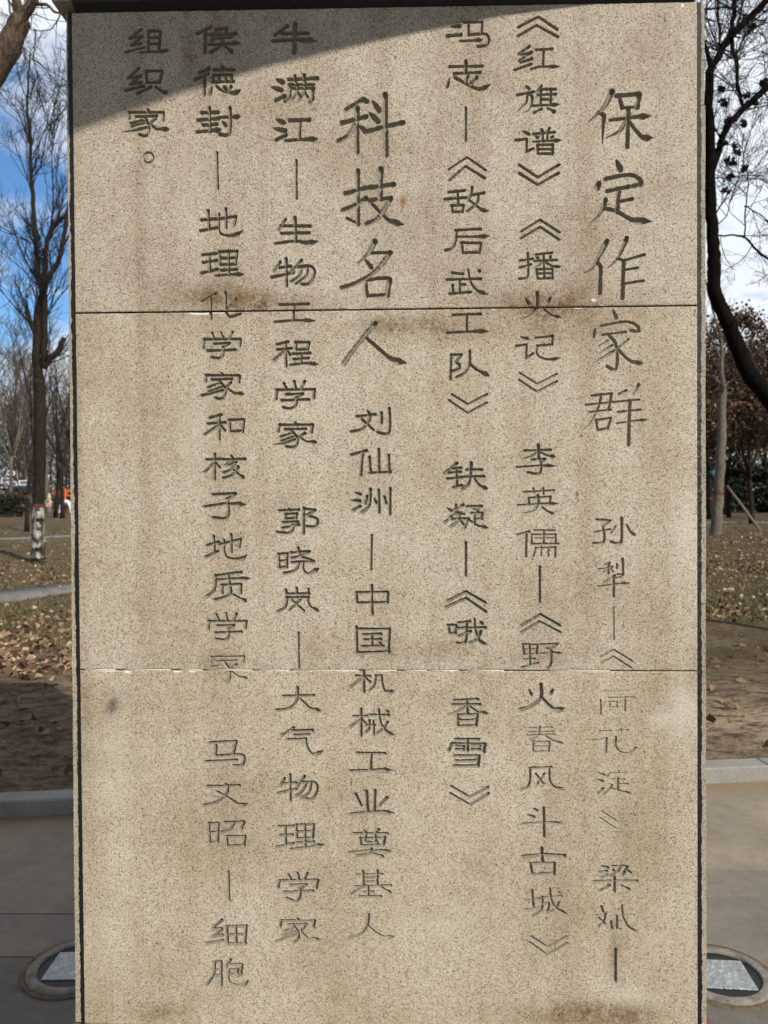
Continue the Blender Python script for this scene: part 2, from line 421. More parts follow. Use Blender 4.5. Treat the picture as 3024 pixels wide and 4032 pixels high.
GLYPHS = """
1.00|260.4,2403.6 299,2423 334.6,2398.4/4.7;260.4,2387.4 296,2406.8 336.4,2384/4.7
1.00|281.8,2367.2 260.2,2352.4 277.6,2353 286.2,2356.2/4.7;283.8,2354.4 262.2,2340.4 265,2336.8 287.2,2343.8/4.7;253.4,2322.8 285.2,2333.2/4.7;294,2360.4 325.4,2361.4/4.7;308.8,2360.6 307.4,2329/4.7;284.2,2323.6 300.6,2328.2 338.2,2327.8/4.7f
1.00|274.4,2292.2 281.6,2286.4/4.7d;258,2275.2 290.8,2280.8/4.7;277.2,2277.8 286,2272.8 285.8,2259.4 280,2246 270.4,2241.4/4.7ct;277.2,2273.8 274.4,2259.6 256.8,2242.6/4.7ct;304.4,2291.6 297.6,2283.2/4.7;302.4,2285 331.2,2285/4.7;303.4,2284 302.6,2256.2/4.7;322.6,2285.6 321.6,2255.8/4.7;297.6,2274.8 331.2,2275.4/4.7;303.8,2265.8 321.6,2265.4/4.7;286.8,2254.2 313.8,2255 338.8,2256/4.7f;304.2,2247.8 290.6,2241/4.7;315.8,2249.2 330.2,2241.2/4.7f
1.00|268.4,2206.8 281.2,2199.8/4.7d;254.8,2189.2 276,2191.2 275.4,2167.2 288.4,2172.8/4.7;303,2211 306.4,2205.2/4.7d;319.4,2210.8 315.2,2204.4/4.7;288.6,2200.6 329,2203.2/4.7;306.8,2202.8 306.8,2188.8/4.7;315.6,2203.2 315.4,2188.8/4.7;292.4,2196.8 297.2,2193.4/4.7d;328,2196.2 322.8,2193.4/4.7d;288.4,2185.8 313.6,2186.8 342.4,2187.6/4.7f;296.2,2179.4 326,2179.8 325,2161.6/4.7;296.2,2179.4 297.2,2163 325,2162.2/4.7;297.2,2171.2 325,2171.2/4.7
1.00|261.2,2142.4 297,2117.8 337.6,2141.2/4.7;261.2,2126.6 296.8,2103.4 336,2125/4.7
1.14|439,2278.8 423.4,2249.2 394.6,2222/8.2cr;413.8,2239.8 423.8,2233 421.8,2211 420.4,2180.2/7.0t;446.6,2270 488.8,2273/7.4;452.4,2269 458,2247.8/6.6;490.8,2272 486.4,2248.2/8.6;457,2247.2 487.8,2248.6/5.1;469.6,2244.6 467.8,2172.8/7.4;435,2224.2 481,2229.2 510.8,2231/7.0f;465.6,2223.6 452.2,2202.8 427.2,2190.8/6.6ct;469.6,2223.6 488.6,2198.4 500.2,2189.6 515,2189.8/7.0cf
1.14|447.2,2147.2 454.8,2129.8/9.0d;415.4,2107.4 409.6,2095.8/9.0d;425,2112 450,2117.4 474,2119.6 490.4,2112 493.2,2101.4 477.8,2098.6/7.0c;428.8,2089.2 470.2,2097.2/7.0;451.4,2093.4 448,2050.2/7.8;451,2068.8 476.8,2073.8/5.9;426,2073.6 423,2061 411.4,2042 396,2027.8/7.0ct;420,2057.2 448,2050.2 476.8,2034.2 511.8,2030.6/8.2cf
1.00|263.6,2014 301.4,2036.6 338.4,2012/4.3;263.6,2001.4 301.4,2023 337.6,1998.4/4.3
1.00|277,1973.2 277.8,1935.6 274,1926 260.4,1924.6/4.3c;261.4,1959 286.6,1962.4/4.3;261.4,1945.8 282.8,1951.4/4.3;323.4,1973.6 293.4,1970.4/4.3;292.4,1965.8 297.2,1962.8/4.3d;322,1968.8 319.4,1963/4.3d;289.6,1958.2 333,1959.2/4.3;307.4,1971.8 308.4,1925.4/4.3;306,1957.4 297.2,1948.8 287.2,1944.2/4.3ct;307.8,1957.4 324.2,1947.4 340.6,1946/4.3f;293.4,1942 324.2,1942.6 324.2,1924.4/4.3;293.4,1942 296.2,1924 324.2,1924.8/4.3;295.2,1933.8 324.2,1934.6/4.3
1.07|272.8,1887.2 278.6,1877/5.5d;321.2,1888.6 315.4,1879.4/5.5d;295,1896.6 295,1869.6/6.6;296,1873.4 281.4,1854.2 262,1847.6/4.3ct;307.6,1865.6 322,1853.8 340.4,1849.2/4.3f
1.00|262.8,1812.8 276.4,1809.4/4.3d;254,1795.4 274.4,1798.2 272.8,1771 286,1780.6/4.3;291.8,1810.6 324.8,1814/4.3;323.8,1815 323.4,1797.6/4.3;294.6,1795.6 322.8,1797.6/4.3;295.6,1796 293.2,1782.4 302.4,1772.6 321.6,1769 338.2,1772.2/4.3cf
0.88|260.6,1744 294.4,1722.2 332.2,1741.2/3.5;259.6,1730.4 293.4,1707.6 332.2,1726.8/3.9
1.07|428.6,1994.4 409.2,1957 399.6,1941.6 386,1934.2/7.8cr;409.2,1955 416.6,1945.4 414.8,1895.2/7.0;466.2,1999.6 449.6,1962.2 430.4,1943.2/7.0cr;448.8,1961.2 460.2,1956.4 499.8,1967.4/5.1;460.2,1956.4 457.6,1884/7.0;461.2,1938.6 487.2,1942.4/4.7;461.2,1912.4 497.8,1917.6/4.7
0.83|439.8,1863 446,1847.4/5.9d;406,1827.6 402,1812.2/6.6d;416.6,1831.8 447.4,1837.8 468.6,1839.4 486,1831.6 488,1820.8 473.4,1823/5.5c;419.4,1814.8 463.8,1820.2/4.7;432,1813.8 444.4,1798.2 447.8,1769.2 443.4,1747.8 428,1754.8/5.9c;438.6,1795.4 412.6,1779.2/4.7t;442.6,1784.6 401,1760.4/5.1t;430,1804.2 412.6,1793.6/3.1;469.6,1806.6 449.2,1789.4/3.9;448.4,1788.4 466.6,1769 482,1761 496.4,1759.8/6.3cf
0.86|398.8,1698.4 436.6,1702.4 430.6,1670.4/5.1;387.2,1681 451,1686.8/4.3;394.8,1667.2 434.6,1671.4/4.3;417.2,1701.6 410.4,1674.6 394.8,1645.6 380.2,1632/4.7ct;407.4,1651.2 435.4,1655.8 428.6,1634.6/4.7;406.4,1652.2 410.2,1631.8 428.6,1635.6/4.7;464.6,1708 451,1701.2/4.7;488.6,1719.4 477,1698.2/5.5t;451,1686.8 489.6,1690.2/4.3;449,1666.8 491.4,1670.8/4.3;447,1645 479.8,1649.6 505.4,1651.4/4.3f;471.2,1687.6 468.6,1603.2/6.3
1.00|268.6,1594 320,1595/4.7;295.8,1604.4 296.8,1579.2/6.3;294.8,1591.8 280.2,1582.2 263.8,1578.4/4.7ct;298.8,1590.8 315.2,1583.4 328.4,1582.2/4.7f;283.2,1576.2 309.4,1578 300.6,1570.4/4.7;300.6,1573.2 301.2,1558.6 295.6,1549 275.2,1552/4.7c;254,1562.4 295.8,1564.8 328.4,1563.8/4.7f
0.88|266.4,1514 325.6,1517.2/3.9;285.8,1520.8 287.8,1513/3.9;305.2,1521.6 305.6,1509.8/3.9;279,1502.6 318.8,1505/3.9;277,1501.8 278,1491.6/4.3;318.8,1504.4 316.8,1491.2/4.3;294.6,1508 295.4,1492.4 285.6,1477.8 264.6,1473.4/4.7ct;255.6,1488.8 295.4,1491.2 334.2,1491.2/4.7f;303.2,1484.6 312.8,1476.6 324.8,1471.4/4.7f
0.83|278.2,1437.8 254.4,1431.8/4.3;272.2,1433.6 271.4,1389.6/4.7;287.4,1440.2 326.8,1439.6/3.5;282.6,1432 329.2,1432/3.5;282.6,1432 282.4,1414/3.9;328.2,1432 328.6,1413.8/3.9;306,1439.6 305.8,1416.2/3.9;289.4,1425.2 301,1425/2.7;310.8,1425 324.4,1425.4/2.7;282.4,1413.6 334.4,1414/4.3;303,1413.8 299.4,1406.8/3.1;290.2,1405.8 328.2,1406.8/3.5;290.2,1406.2 286.2,1390.6/3.5;328.2,1406.8 327.6,1388.4/3.9;302,1406 300.4,1391.2/3.1;314.2,1406 314.2,1390.4/3.1
1.00|297.8,1369.4 297.6,1300.8/4.7
0.83|407.4,1460 434,1458.4 419.4,1446.8/4.7;419.4,1446.8 422.4,1427.2 418.4,1415.6 400,1414.4/4.7c;403.6,1435.6 433.4,1441.2/3.9;455.4,1463 455.2,1423.2 450.4,1413.4 434.8,1417/5.1c;443.6,1447 435,1434/3.5;465,1449.4 472.6,1435.8 481.8,1428.4/4.7f
0.83|432.8,1376.8 423.2,1373/3.1;410.6,1364 438.2,1368.6/3.5;430,1375.6 429.8,1355/3.9;430,1365.8 419.2,1358/2.7;432.8,1366.8 439.6,1358.8/3.1;446,1374.4 445.4,1365.6/3.5;457,1384.2 458,1352.6 448.2,1354/4.7;442.4,1352.6 421.2,1339/3.9;436.6,1346.2 453.2,1349/3.9;408.4,1330.8 440.4,1334.4 470.6,1337.2/4.3f;440,1349.2 439.8,1311.6/4.7
0.71|439.8,1291.4 440,1228/3.1
1.00|260.4,1254.8 298.6,1277.6 336.4,1255.4/5.1;260.4,1242.4 297.4,1263.8 336.4,1242.8/4.3
0.83|413,1194.6 439.2,1208.6 476,1185.6/3.5;414.8,1182.8 439.2,1195.4 473,1173.2/3.5
0.94|264.2,1219.4 293.4,1218.4 290.4,1200.8/4.3;264.8,1219.4 267,1199.8/4.7;277.8,1219.4 278.6,1179.2/4.3;266,1209.6 291.4,1209.6/3.1;266,1200.4 291.4,1200.8/3.5;266,1190 288.4,1191/3.5;262,1174 294.2,1183.4/4.3;297.4,1219 331.4,1219.8 315.8,1208.6/4.3;311.8,1211.4 321.6,1204.2/4.3;298.2,1201.4 339.2,1202.2/4.3f;319.2,1204.6 318.6,1181 310.8,1171.8/4.3c
1.00|276.4,1132 280.8,1120.6/5.1d;322.8,1132 317.8,1124.6/5.5d;299,1140.8 300.2,1124.2 296.8,1112.4 278.4,1098.6 258.8,1092.4/6.6c;298.8,1117.8 317.4,1098.6 329,1091.6 343.6,1095/7.0cf
0.77|276.2,1057 321,1057.6/3.1;276.2,1048.6 323,1049.4/3.1;271.2,1042 326.8,1044/3.5;296.6,1059.2 293.6,1042.6 279,1032.2/3.5c;305.4,1042.6 321,1031.8 342.4,1025.8/4.3f;283.8,1029.8 315.2,1029.8 314,1011/3.9;283.8,1029.8 283.8,1010.6 314,1011/3.9;285.8,1020.6 313.2,1020.8/3.1
0.94|276.8,978.6 318.8,980.2/4.3;277.4,978.6 277.4,954.8 271.8,942 258,936.2/4.3c;315,980.2 315.8,954.8 326.6,940.2 342.6,939.6/4.3cf;288.6,967.6 303.2,948.6/3.9;305.6,967.8 291.4,947.4/3.5
0.63|416.6,1127.4 467.2,1128.6/2.0;413.8,1111.2 414.6,1082.4/3.9;429.2,1115 477.8,1116/3.5;461.4,1115 461.2,1089.6/3.9;431.2,1107.2 445.8,1107.2 445.8,1096.4/3.1;431.2,1107.2 431.2,1096.4 445.8,1096.4/3.1
0.74|412.6,1050.4 434,1051.2/3.1;445.6,1051.2 467,1052.2/3.1;412.6,1051.4 412,1046.4/2.7;453.4,1054.8 453.8,1049/2.7;398,1032.2 426.6,1036.6/3.5;425.2,1036.6 424.6,1008.4/3.9;443.6,1039.6 443.2,1021.8 451.4,1010.4 468.8,1007.6 481,1017.8/3.9c
0.77|408.4,969.8 420.2,964.8/3.9d;405.6,956 417.2,952.6/4.7d;418.2,938.2 407.4,929/5.1;430.8,967.2 431.8,968.4 464.8,969.2/2.3;430.2,967.8 426.4,961.8/2.7;448.4,972.6 449,968.8/2.7;436.6,956.6 459,957/2.7;447.4,957 447.4,935.2/4.3;448.4,947.6 466.4,947.6/3.5;435.6,945.2 431.8,938.8 417.2,926.4/3.9c;431.8,939.6 447.4,934.4 473.6,928/4.3f
0.94|283.4,899.6 290.2,895.6/4.7d;272.6,886.8 285.6,882.4/5.1d;303.8,900.6 304.2,844.4/5.1;261.8,869.6 302.8,873 340.4,871/4.3f
0.71|415,894.8 446.2,873.2 480.2,888/3.1;411.8,882 445.2,859 463.6,866.4/3.1
1.00|262.4,805.2 302.6,809.6 343.2,807.2/6.6;299.6,821.6 301,795.8/5.9;277,792.4 324.4,793 323.6,770.2/4.7;277.4,792.4 281,771 323,773.6/4.7
0.88|267,719.6 294.4,723.6/3.9;280.8,738.4 283,707.6/4.7;267,700.6 300.2,706.8/4.7;300,726.6 300.2,709.8 296.2,698.8 280.6,689.4/4.3c;302.2,725.6 338.4,727.8/3.5;301.2,711.4 312,714.8 312,702.8 308,695.6/4.3c;315,743.4 318.8,717.8 329.6,702 349,692.2/4.7cf;332.6,715.8 325.6,703.8 309,695.6/3.9c;330.6,737.6 334,734/3.9d
0.94|277.4,649.2 309.4,628.4 347,649.6/3.9;274.8,637.8 308.6,613.6 348,636.2/3.9
0.94|411.8,787.2 427.4,783.8/4.7d;410.8,775 425.6,777.4/4.7;413.8,765.2 427.4,769.2/4.7;435.2,787 452.8,786.4 447,777.4 431.4,768.2/4.7;436.2,780.8 439.2,777.8/4.7d;452.8,787.4 465.4,786.4 455.6,770.2/5.1;462.6,781.4 471.8,773.6/4.7d;400,757.2 439.2,758.8 484.4,758.2/4.7;440.2,766.6 440,736.6/4.7;430.4,749.8 410.8,739.4/4.7;452.8,749.8 469.8,740.6/4.7f
0.83|414.6,708.2 417.8,697.4/5.1;401.8,690.4 423.8,694.4/3.5;422.4,693.4 419.4,680.6 407.6,668.6/3.9c;409.6,685.4 421,674.2/4.7;437,702.4 448.8,702.4/2.3;435,690.4 478,692.6/2.7;444.8,689.6 444.8,663.8/4.3;433,678.6 435,664.4/4.7;430,661.4 451.6,663.8/3.5;447.6,678.6 458.4,678.8/2.0;454.6,710.4 456.4,688.6 468.2,666.8 483.4,659/4.7cf
1.00|441.8,624.2 441.6,561.8/5.1
1.07|131.2,2407.2 149.6,2408.2/5.5d;124.4,2389.6 150.4,2391.4/5.9;157.4,2415.2 192.2,2415 190.2,2393.6/4.9;165.6,2409.4 166,2391.2/5.1;165,2391.2 191,2392.6 201.6,2390.4 204.6,2379.8 198.6,2370.4 182.8,2369.2/4.9c;149.4,2379.6 192,2380.8/4.9f
1.07|128.8,2331.4 191.8,2331.2/4.9;160.2,2341.2 159.8,2318.8/6.3;137.6,2318.2 187.8,2319.6/4.9;128.8,2308.2 123.8,2292.6/5.1d;138.4,2311 157.8,2300 175.2,2291 190.6,2287.6 206.4,2296.2/6.3cf;164.6,2314.4 160.6,2303.4/5.9;181,2310.2 170.4,2298.8/5.9
1.00|159.8,2252.8 159.4,2190.4/4.3
1.00|126.8,2135.8 161.8,2158.4 197.6,2132.8/3.9;127.6,2114.6 158.8,2141.2 195.6,2118/4.7
1.04|125.6,2092 156.6,2094.8/4.9;117.8,2078.6 159.4,2081.4/4.9;143,2094.2 144,2070.6/4.9;131.2,2066.2 155,2067 151.6,2054.4/4.9;131.8,2066.2 133.2,2054 152.6,2054.4/4.9;171.2,2100.4 168.2,2086 163.4,2075.4/4.9;167.2,2085.6 193.8,2089.6/4.9;182.8,2087.8 179.8,2070.4 161.2,2054.8/4.9c;164.4,2077.4 177.8,2066.6 189.4,2057.8 202,2054.6/4.9cf
1.22|-29.6,2267.8 -38,2271.8 -70.6,2252.4/7.8;-49.2,2255.6 -49.8,2172.4/8.2;-78.6,2227.4 -31.8,2238.8/7.8;-52.4,2225.6 -66.2,2203.6 -86.8,2192.4/8.6c;-48.4,2222.6 -38.8,2216.8 -33,2209/7.4d;-19.4,2268.4 -7,2250/8.2d;-25,2245.4 -9.2,2229.8/8.2d;5,2280.6 5.6,2165.4/9.4;-31,2209.8 8,2219.8 38.6,2226/8.6
1.22|-48.6,2135.8 -49,2034/7.4;-72.8,2092 -33.8,2102.6/8.2;-79,2059.6 -53.6,2070 -34,2082.2/8.2;-70.2,2045 -47,2033.4/5.1;-4.4,2138 -6.2,2082.8/9.4;-29.8,2102.2 19.8,2108.6/8.2;-27.2,2078.2 14.8,2083 -3,2051.8/7.4;14.8,2082.6 -1,2057.6 -12.8,2042.2 -33.4,2033.2/7.8c;-26.6,2077.4 -4.8,2053.8 14.4,2038 38.2,2031.4/7.4cf
1.14|-17,1999.4 -28.8,1978.4 -50.4,1956.8/8.2cr;-27.8,1978 14,1977.8/5.9;13,1977.8 -15.4,1943.2 -48.8,1922.2 -82,1911/7.8c;-35.8,1964.8 -24.2,1949.6/7.0d;-37,1924.4 -11.6,1928.6 7,1929/6.3;11.8,1926.4 6,1896/9.0;-36,1924 -32.4,1895.2/7.4;-32.4,1895.2 6.6,1897.2/5.9
1.14|-17.2,1842.2 -37.8,1819 -65.4,1784.4 -79.2,1765/8.2;-37.8,1817.2 -6.8,1789.6 14.6,1772.2 41.6,1765.2/8.2cf
1.00|138.8,2019 187.2,2020.8/4.9;140.8,2018.6 138.6,1997.4 130.8,1984 118.8,1981/4.9c;140.6,2006.6 169.8,2006.2 203.2,2006.6/4.9f;149.4,1995.2 187.6,1993.8 184.2,1975.8/4.9;150.2,1995.2 152.6,1975.8 184.2,1976/4.9
1.00|131.6,1937.4 152.4,1935.2/4.9;120.8,1924.6 186.8,1925.4/4.9;132.4,1914.2 133.2,1899/4.9;146,1923.6 146.2,1900.4/4.9;147,1915 156.6,1914.8/4.9;126.4,1897.2 167.2,1900.2/4.9;162.6,1943.8 167.4,1919.6 179,1903.8 199.8,1895/4.9cf;181.4,1943 184.6,1940.2/4.9d
1.07|132.4,1856.6 186.8,1857.6/4.9;159.2,1856.6 159.4,1824.6/4.9;120.6,1822.2 159,1824.2 200.2,1824.2/5.9f
1.00|128.8,1780.2 127.4,1733.2/4.9;128.8,1780.2 149.2,1780 137.4,1765.6/4.9;137.4,1765.6 145.2,1759.6 142.2,1752 130.4,1748.8/4.9c;164.8,1786.6 164.6,1762.4 154.8,1745 138.8,1736.4/4.9c;165.6,1761.4 178.2,1750.6 201.8,1738.4/6.3f
1.04|129.2,1704.4 160.4,1684.6 198.4,1703.8/3.9;123.8,1692.8 160.2,1667.6 197.2,1687.2/3.9
1.00|-33.8,1674.8 -29.8,1668/5.5d;-54.4,1662.8 -18.4,1666.6/5.5;-27.6,1665.4 -32.2,1651.8 -44.2,1638.2 -65.8,1633.4/5.5c;-44.2,1657 -22,1636.4/5.5;-6.6,1669.2 -6.6,1650.8/5.5;8.8,1677.8 9.6,1641.2 4.2,1628.2 -14.2,1631.8/5.5c
1.00|-36,1596.6 -65.8,1588.4/5.5;-43.6,1593.2 -47.2,1549.6/5.5;-12.2,1598.8 -11.8,1554.4/5.5;-30.4,1583.6 -28.4,1555.6/5.5;-31.2,1553 9.8,1555/5.5;7.2,1586.8 8,1553.4/5.5
1.00|-58.8,1515.6 -49.2,1512.2/5.5d;-65.8,1500.2 -50.4,1499.2/6.3d;-62.6,1480.8 -48.8,1488.8/5.5;-28.8,1521.2 -31,1491.4 -46.2,1476.2/5.5c;-35,1508.6 -39.2,1494.2/5.5;-12.6,1519.4 -12.2,1477/5.5;-21.4,1504.4 -17.2,1494.8/5.5d;-1.6,1506.6 1.2,1495.4/5.5;9.6,1523.2 8.6,1472.4/5.5
0.95|-27,1432.4 -28.4,1365.6/4.7
1.00|-57.6,1321.2 3.8,1322 2.8,1300.8/5.5;-57.6,1321.2 -56.4,1301 2.8,1301.8/5.5;-27.4,1334.8 -27,1278.6/5.5
1.04|139.2,1571 114.6,1551.2/5.5;129,1560.2 146.6,1561.8/5.5;122.2,1552.4 146,1554.2/5.5;120.4,1540.8 147.6,1542.8/5.5;137.4,1558.4 139,1526.2/5.5;132.2,1523.8 147.4,1527.8/5.5;166.4,1571.2 162.8,1534.4 148.4,1520.2/5.5c;157.8,1557.6 187.4,1558/5.5;147.6,1544 190.8,1545.2/5.5;170.4,1544 183.2,1527.4 198.4,1520.6/5.5cf
0.89|120,1484.4 129.2,1477.8/5.5d;128.4,1468.2 114,1455.8/5.5;150.6,1490.2 133.6,1479.4/5.5;137,1490.4 133.6,1476 146.2,1474.6/5.5;131.8,1471 152.2,1472.6/5.5;127.8,1462.4 155.6,1463.6/5.5;143.8,1473.2 140.4,1459.6 126,1447.8/5.5c;143.8,1461.4 153.8,1448.6/5.5;157.4,1486.8 187,1488 172.8,1479.8/5.5;169.4,1483.4 178.8,1477.4/5.5d;165.8,1474.2 188,1474.6 184.6,1462.8/5.5;172.6,1473 172.6,1452/5.5;160.8,1463 152.2,1445.2/5.5;174.4,1462.2 186.2,1463.4/5.5;160.8,1461.2 179.4,1449.2 198.6,1445/5.5f
1.04|155.4,1417.6 155,1353.2/4.7
1.00|119,1303.8 155.6,1322.4 192.8,1300/5.5;115.8,1291.8 155.4,1309.4 192.8,1283/5.5
1.04|-58,1254 -57,1204.2/5.5;-57.4,1250 6.6,1249.8 4,1203.4/5.5;-58.4,1203.6 5.6,1205.8/5.5;-44.4,1239.2 -10.6,1240.2/5.5;-42.2,1229 -10.6,1229.8/5.5;-28,1239.2 -27.4,1217.2/5.5;-47.4,1216 -5.6,1216.8/5.5;-14.8,1224.8 -10.4,1220.6/5.5d
1.04|120.4,1256.8 136.4,1256.8 134,1241/5.5;121.2,1256.8 123,1240.8 134,1241.4/5.5;140.2,1261.2 162,1264.2/5.5;156.2,1263.6 155,1231 150.2,1221.8 137.4,1221.8/5.5c;139.2,1251 192.6,1251.8/5.5;140.2,1235.6 163.6,1244.8/5.5;171.6,1269.4 173.2,1246.4 181.6,1225.8 195.2,1219/5.5cf;183.4,1244.6 176.6,1230 161.8,1222.4/5.5c;181.8,1264.2 186.2,1259.4/5.5d
0.95|-44.2,1168.2 -44.6,1126.2/5.5;-59.8,1159 -31.4,1157.8/4.7;-46,1156.2 -71,1136.6/5.5;-42.6,1156.2 -32.8,1146.8/5.5;-21,1159.6 -24,1140.6 -35,1129.2/4.7c;-21,1159.6 -10,1159.4/4.0;-10,1159.4 -6.8,1137.2 0,1126.8 14.8,1129.6/5.5cf
0.95|-50,1093.2 -50.4,1040.2/5.5;-64.4,1079.8 -38,1080.4/4.7;-51.2,1073.6 -71.8,1059.2/4.7;-47.8,1071.8 -41.6,1066/5.5;-32.8,1082.2 3.8,1081.4/5.5;-40,1061.4 -23.8,1062.8/4.7;-34,1071.8 -34.8,1054.6 -41.8,1048.4/4.7;-26.2,1070 -25.2,1043.6/4.7;-15.6,1093.2 -12.4,1068.4 -0.6,1049.4 14.2,1042.2/5.5cf;1.4,1068.4 -7.4,1054.6 -20.4,1046/4.7;-2,1091.4 2.2,1087.6/5.5d
1.00|-59.2,1007.8 -4.2,1007/5.5;-30.4,1006.4 -32,976/5.5;-72.6,972.6 -32,974.2 10,974.2/6.7f
1.00|-62.2,927 -51.6,905.2/5.9;-40.8,932.8 -38.8,894.8/6.7;-23.6,934.6 -25.6,895.8/5.5;-0.8,920 -16,905.2/5.5;-73.8,888.2 -29.2,892.4 12.8,890.8/6.3f
0.95|131.6,1110.4 176.6,1112.8/5.5;127.4,1102.2 181,1102.4/5.5;155.4,1111.2 157,1084.6/5.5;152,1099 136.6,1088.8 118.8,1083/5.5t;160.6,1099 177.6,1087 197,1084.6/5.5f;138.2,1082 176.4,1083 173.2,1061.2/5.5;138.2,1082 138.2,1060.6 173.2,1061.2/5.5;139.2,1071.6 174,1072.2/5.5
1.04|132.8,1034.6 178,1034.4/5.5;125.2,1026 191.6,1025.2/5.5;125.2,1025.2 120,1012.6/5.5;190.2,1025.2 188,1009/5.5;156.8,1034.6 156.6,1012.6/5.5;134.6,1021.8 148.8,1020/5.5;134.4,1015 148.8,1014.2/5.5;165.2,1021.8 180.6,1021.8/5.5;165.2,1014.2 180.6,1015/5.5;132,1002.2 179.4,1002.8 176.4,982.2/5.5;134.4,992.6 177,993.2/5.5;129.8,982.6 177,983/5.5
0.95|124.8,942.6 159.6,922 195.6,941/4.7;122.8,928.8 161.2,906.4 197.2,929/4.7
0.95|-46.6,857 -41,850/5.1d;-17.4,857.6 -23.2,850.8/5.1;-66.2,849.6 -0.2,850/5.1;-54.2,840 -4.8,841.8 -9,826.8/5.1;-53.6,840.6 -52.2,826 -9,827.6/5.1;-41.4,849.4 -45,833.8/5.1;-24.2,849.4 -23.4,834.8/5.1;-40.6,832.4 -20.2,832.8/5.1;-76.8,812.2 -43.4,816.4 9.6,814.8/5.1f;-31.4,820 -37.2,811.2 -61.4,805.6/5.1c;-29.6,811.2 -7.4,803.8/5.1f
0.92|-61.6,768.6 -10.4,770.4/4.3;-48.8,775.6 -47.4,746.4/5.1;-20.2,776.6 -20.4,748.2/5.1;-47.2,762.4 -21.4,762.8/4.3;-47.2,754.8 -21.4,755.6/4.3;-65.2,745.6 6,748/4.3;-74,730.8 -50.2,745.4/5.1;-18,747.2 6.6,732.4/5.1f;-38.8,745.4 -38.2,726.4/4.3;-47.4,734.6 -28.4,735.8/4.3;-56.8,725.6 -14.2,726/5.1
0.84|-38.2,690.6 -40.4,670.8 -53.2,653.4 -78.2,643.2/5.1c;-40.4,669 -22.2,653.6 -3.4,645.6 12.2,647.8/5.1cf
1.07|-330.8,2415.8 -357.2,2403.8/6.3;-340.8,2405.2 -342.2,2367.4/6.3;-321.2,2411.2 -299,2412.8 -302.6,2402.8/6.3;-333.4,2401 -281.4,2402.4/6.3;-314.6,2402.4 -329.4,2390.4/6.3;-318,2395 -291.8,2395.8/6.3;-335.2,2382.4 -306.2,2383.2 -273.2,2384.4/6.3f;-307.8,2394.4 -310.4,2381 -332,2367.6/6.3c;-304.6,2379.8 -288.6,2366.2/6.3f
1.07|-182.6,2414.6 -206.2,2398.2/6.3;-193.6,2400.6 -142.6,2400.4/6.3;-211.4,2386.6 -166.6,2388.4 -126.8,2385.2/7.1f;-167.2,2418.6 -169.4,2364.2/7.9
1.07|-335,2336.6 -353.6,2329/6.3;-336.8,2326.6 -362.2,2315.2/6.3;-343,2319.2 -345.4,2285.6/6.3;-324.4,2333.8 -287.2,2333.4/6.3;-310.8,2342.2 -308,2333.8/6.3d;-326.6,2324 -290.8,2323.8 -291.6,2310.2/5.1;-326.6,2324 -326.8,2310.6/5.1;-329.2,2310.2 -287.4,2310.6/5.1;-314.6,2323.8 -315.4,2311/4.7;-302.4,2323.6 -302.4,2310.8/4.7;-329.2,2300.4 -334.6,2287/6.3d;-320.6,2302 -308.8,2293.4 -286.6,2288.6 -274.6,2294.4/6.3cf;-307.8,2301.8 -303.6,2297.6/6.3d;-292.6,2300.8 -297.6,2293.2/5.5
1.07|-204.6,2313.4 -191.8,2307.4/7.1d;-214,2298.4 -194.6,2292.4/7.1d;-207.8,2272 -188.8,2281.2/7.1;-181.4,2312.4 -125.6,2313.6/6.3;-168.8,2319.4 -167.8,2308.4/6.3;-150.8,2319.8 -150.2,2307/6.3;-180.8,2302.8 -132.6,2302/5.1;-178.2,2302.8 -179.4,2281 -188.6,2269.4/6.3c;-135,2295.4 -134.2,2275.2 -140.4,2267.6/6.3;-180.2,2295.4 -131.6,2295.2/5.1;-163.8,2302.6 -164.6,2289.2 -175,2273.4/4.7c;-164,2289.2 -158,2280/4.7;-150.2,2302.4 -150.4,2288.8 -161.4,2272.2/4.7c;-150.4,2288.8 -144.4,2278.6/4.7
1.07|-334.8,2261.8 -334.6,2215.4/6.7;-351,2251.6 -318.8,2252/6.3;-358,2237.8 -317.2,2240.2/6.3;-347.8,2228.2 -320.8,2229.4/6.3;-360.2,2214.8 -335.2,2217.2 -312.4,2218.2/6.7f;-316.2,2242.2 -275.2,2243.2/6.3f;-295.4,2261 -294.8,2224 -299.4,2208.8 -317.2,2210.2/6.3c;-310.4,2234.4 -303.6,2226.8/6.3d
1.07|-205.4,2236.6 -190.8,2230/7.1d;-210.6,2219.8 -189.2,2214.8/7.1d;-206.4,2196.4 -187.6,2206.2/7.1;-180.4,2234.4 -141.6,2234.8/6.7;-159.4,2234.4 -161,2197.4/6.3;-188.6,2195.6 -158,2197.4 -126,2197.6/6.7f
1.04|-321.2,2175.4 -320,2105.4/4.7
1.04|-167.4,2157.8 -167.4,2084.4/4.7
1.00|-339.6,2063.2 -337.8,2027/5.5;-353.2,2045.2 -326,2047.8/5.5;-355.4,2024.8 -322.8,2030.2/5.5;-326.8,2046.4 -285,2051.6 -289.2,2033.8/5.5;-318,2057.2 -318.4,2026.6 -311.6,2017.2 -289.4,2015 -272.2,2024.4/5.5cf;-305,2066.2 -304.6,2030.6/5.5
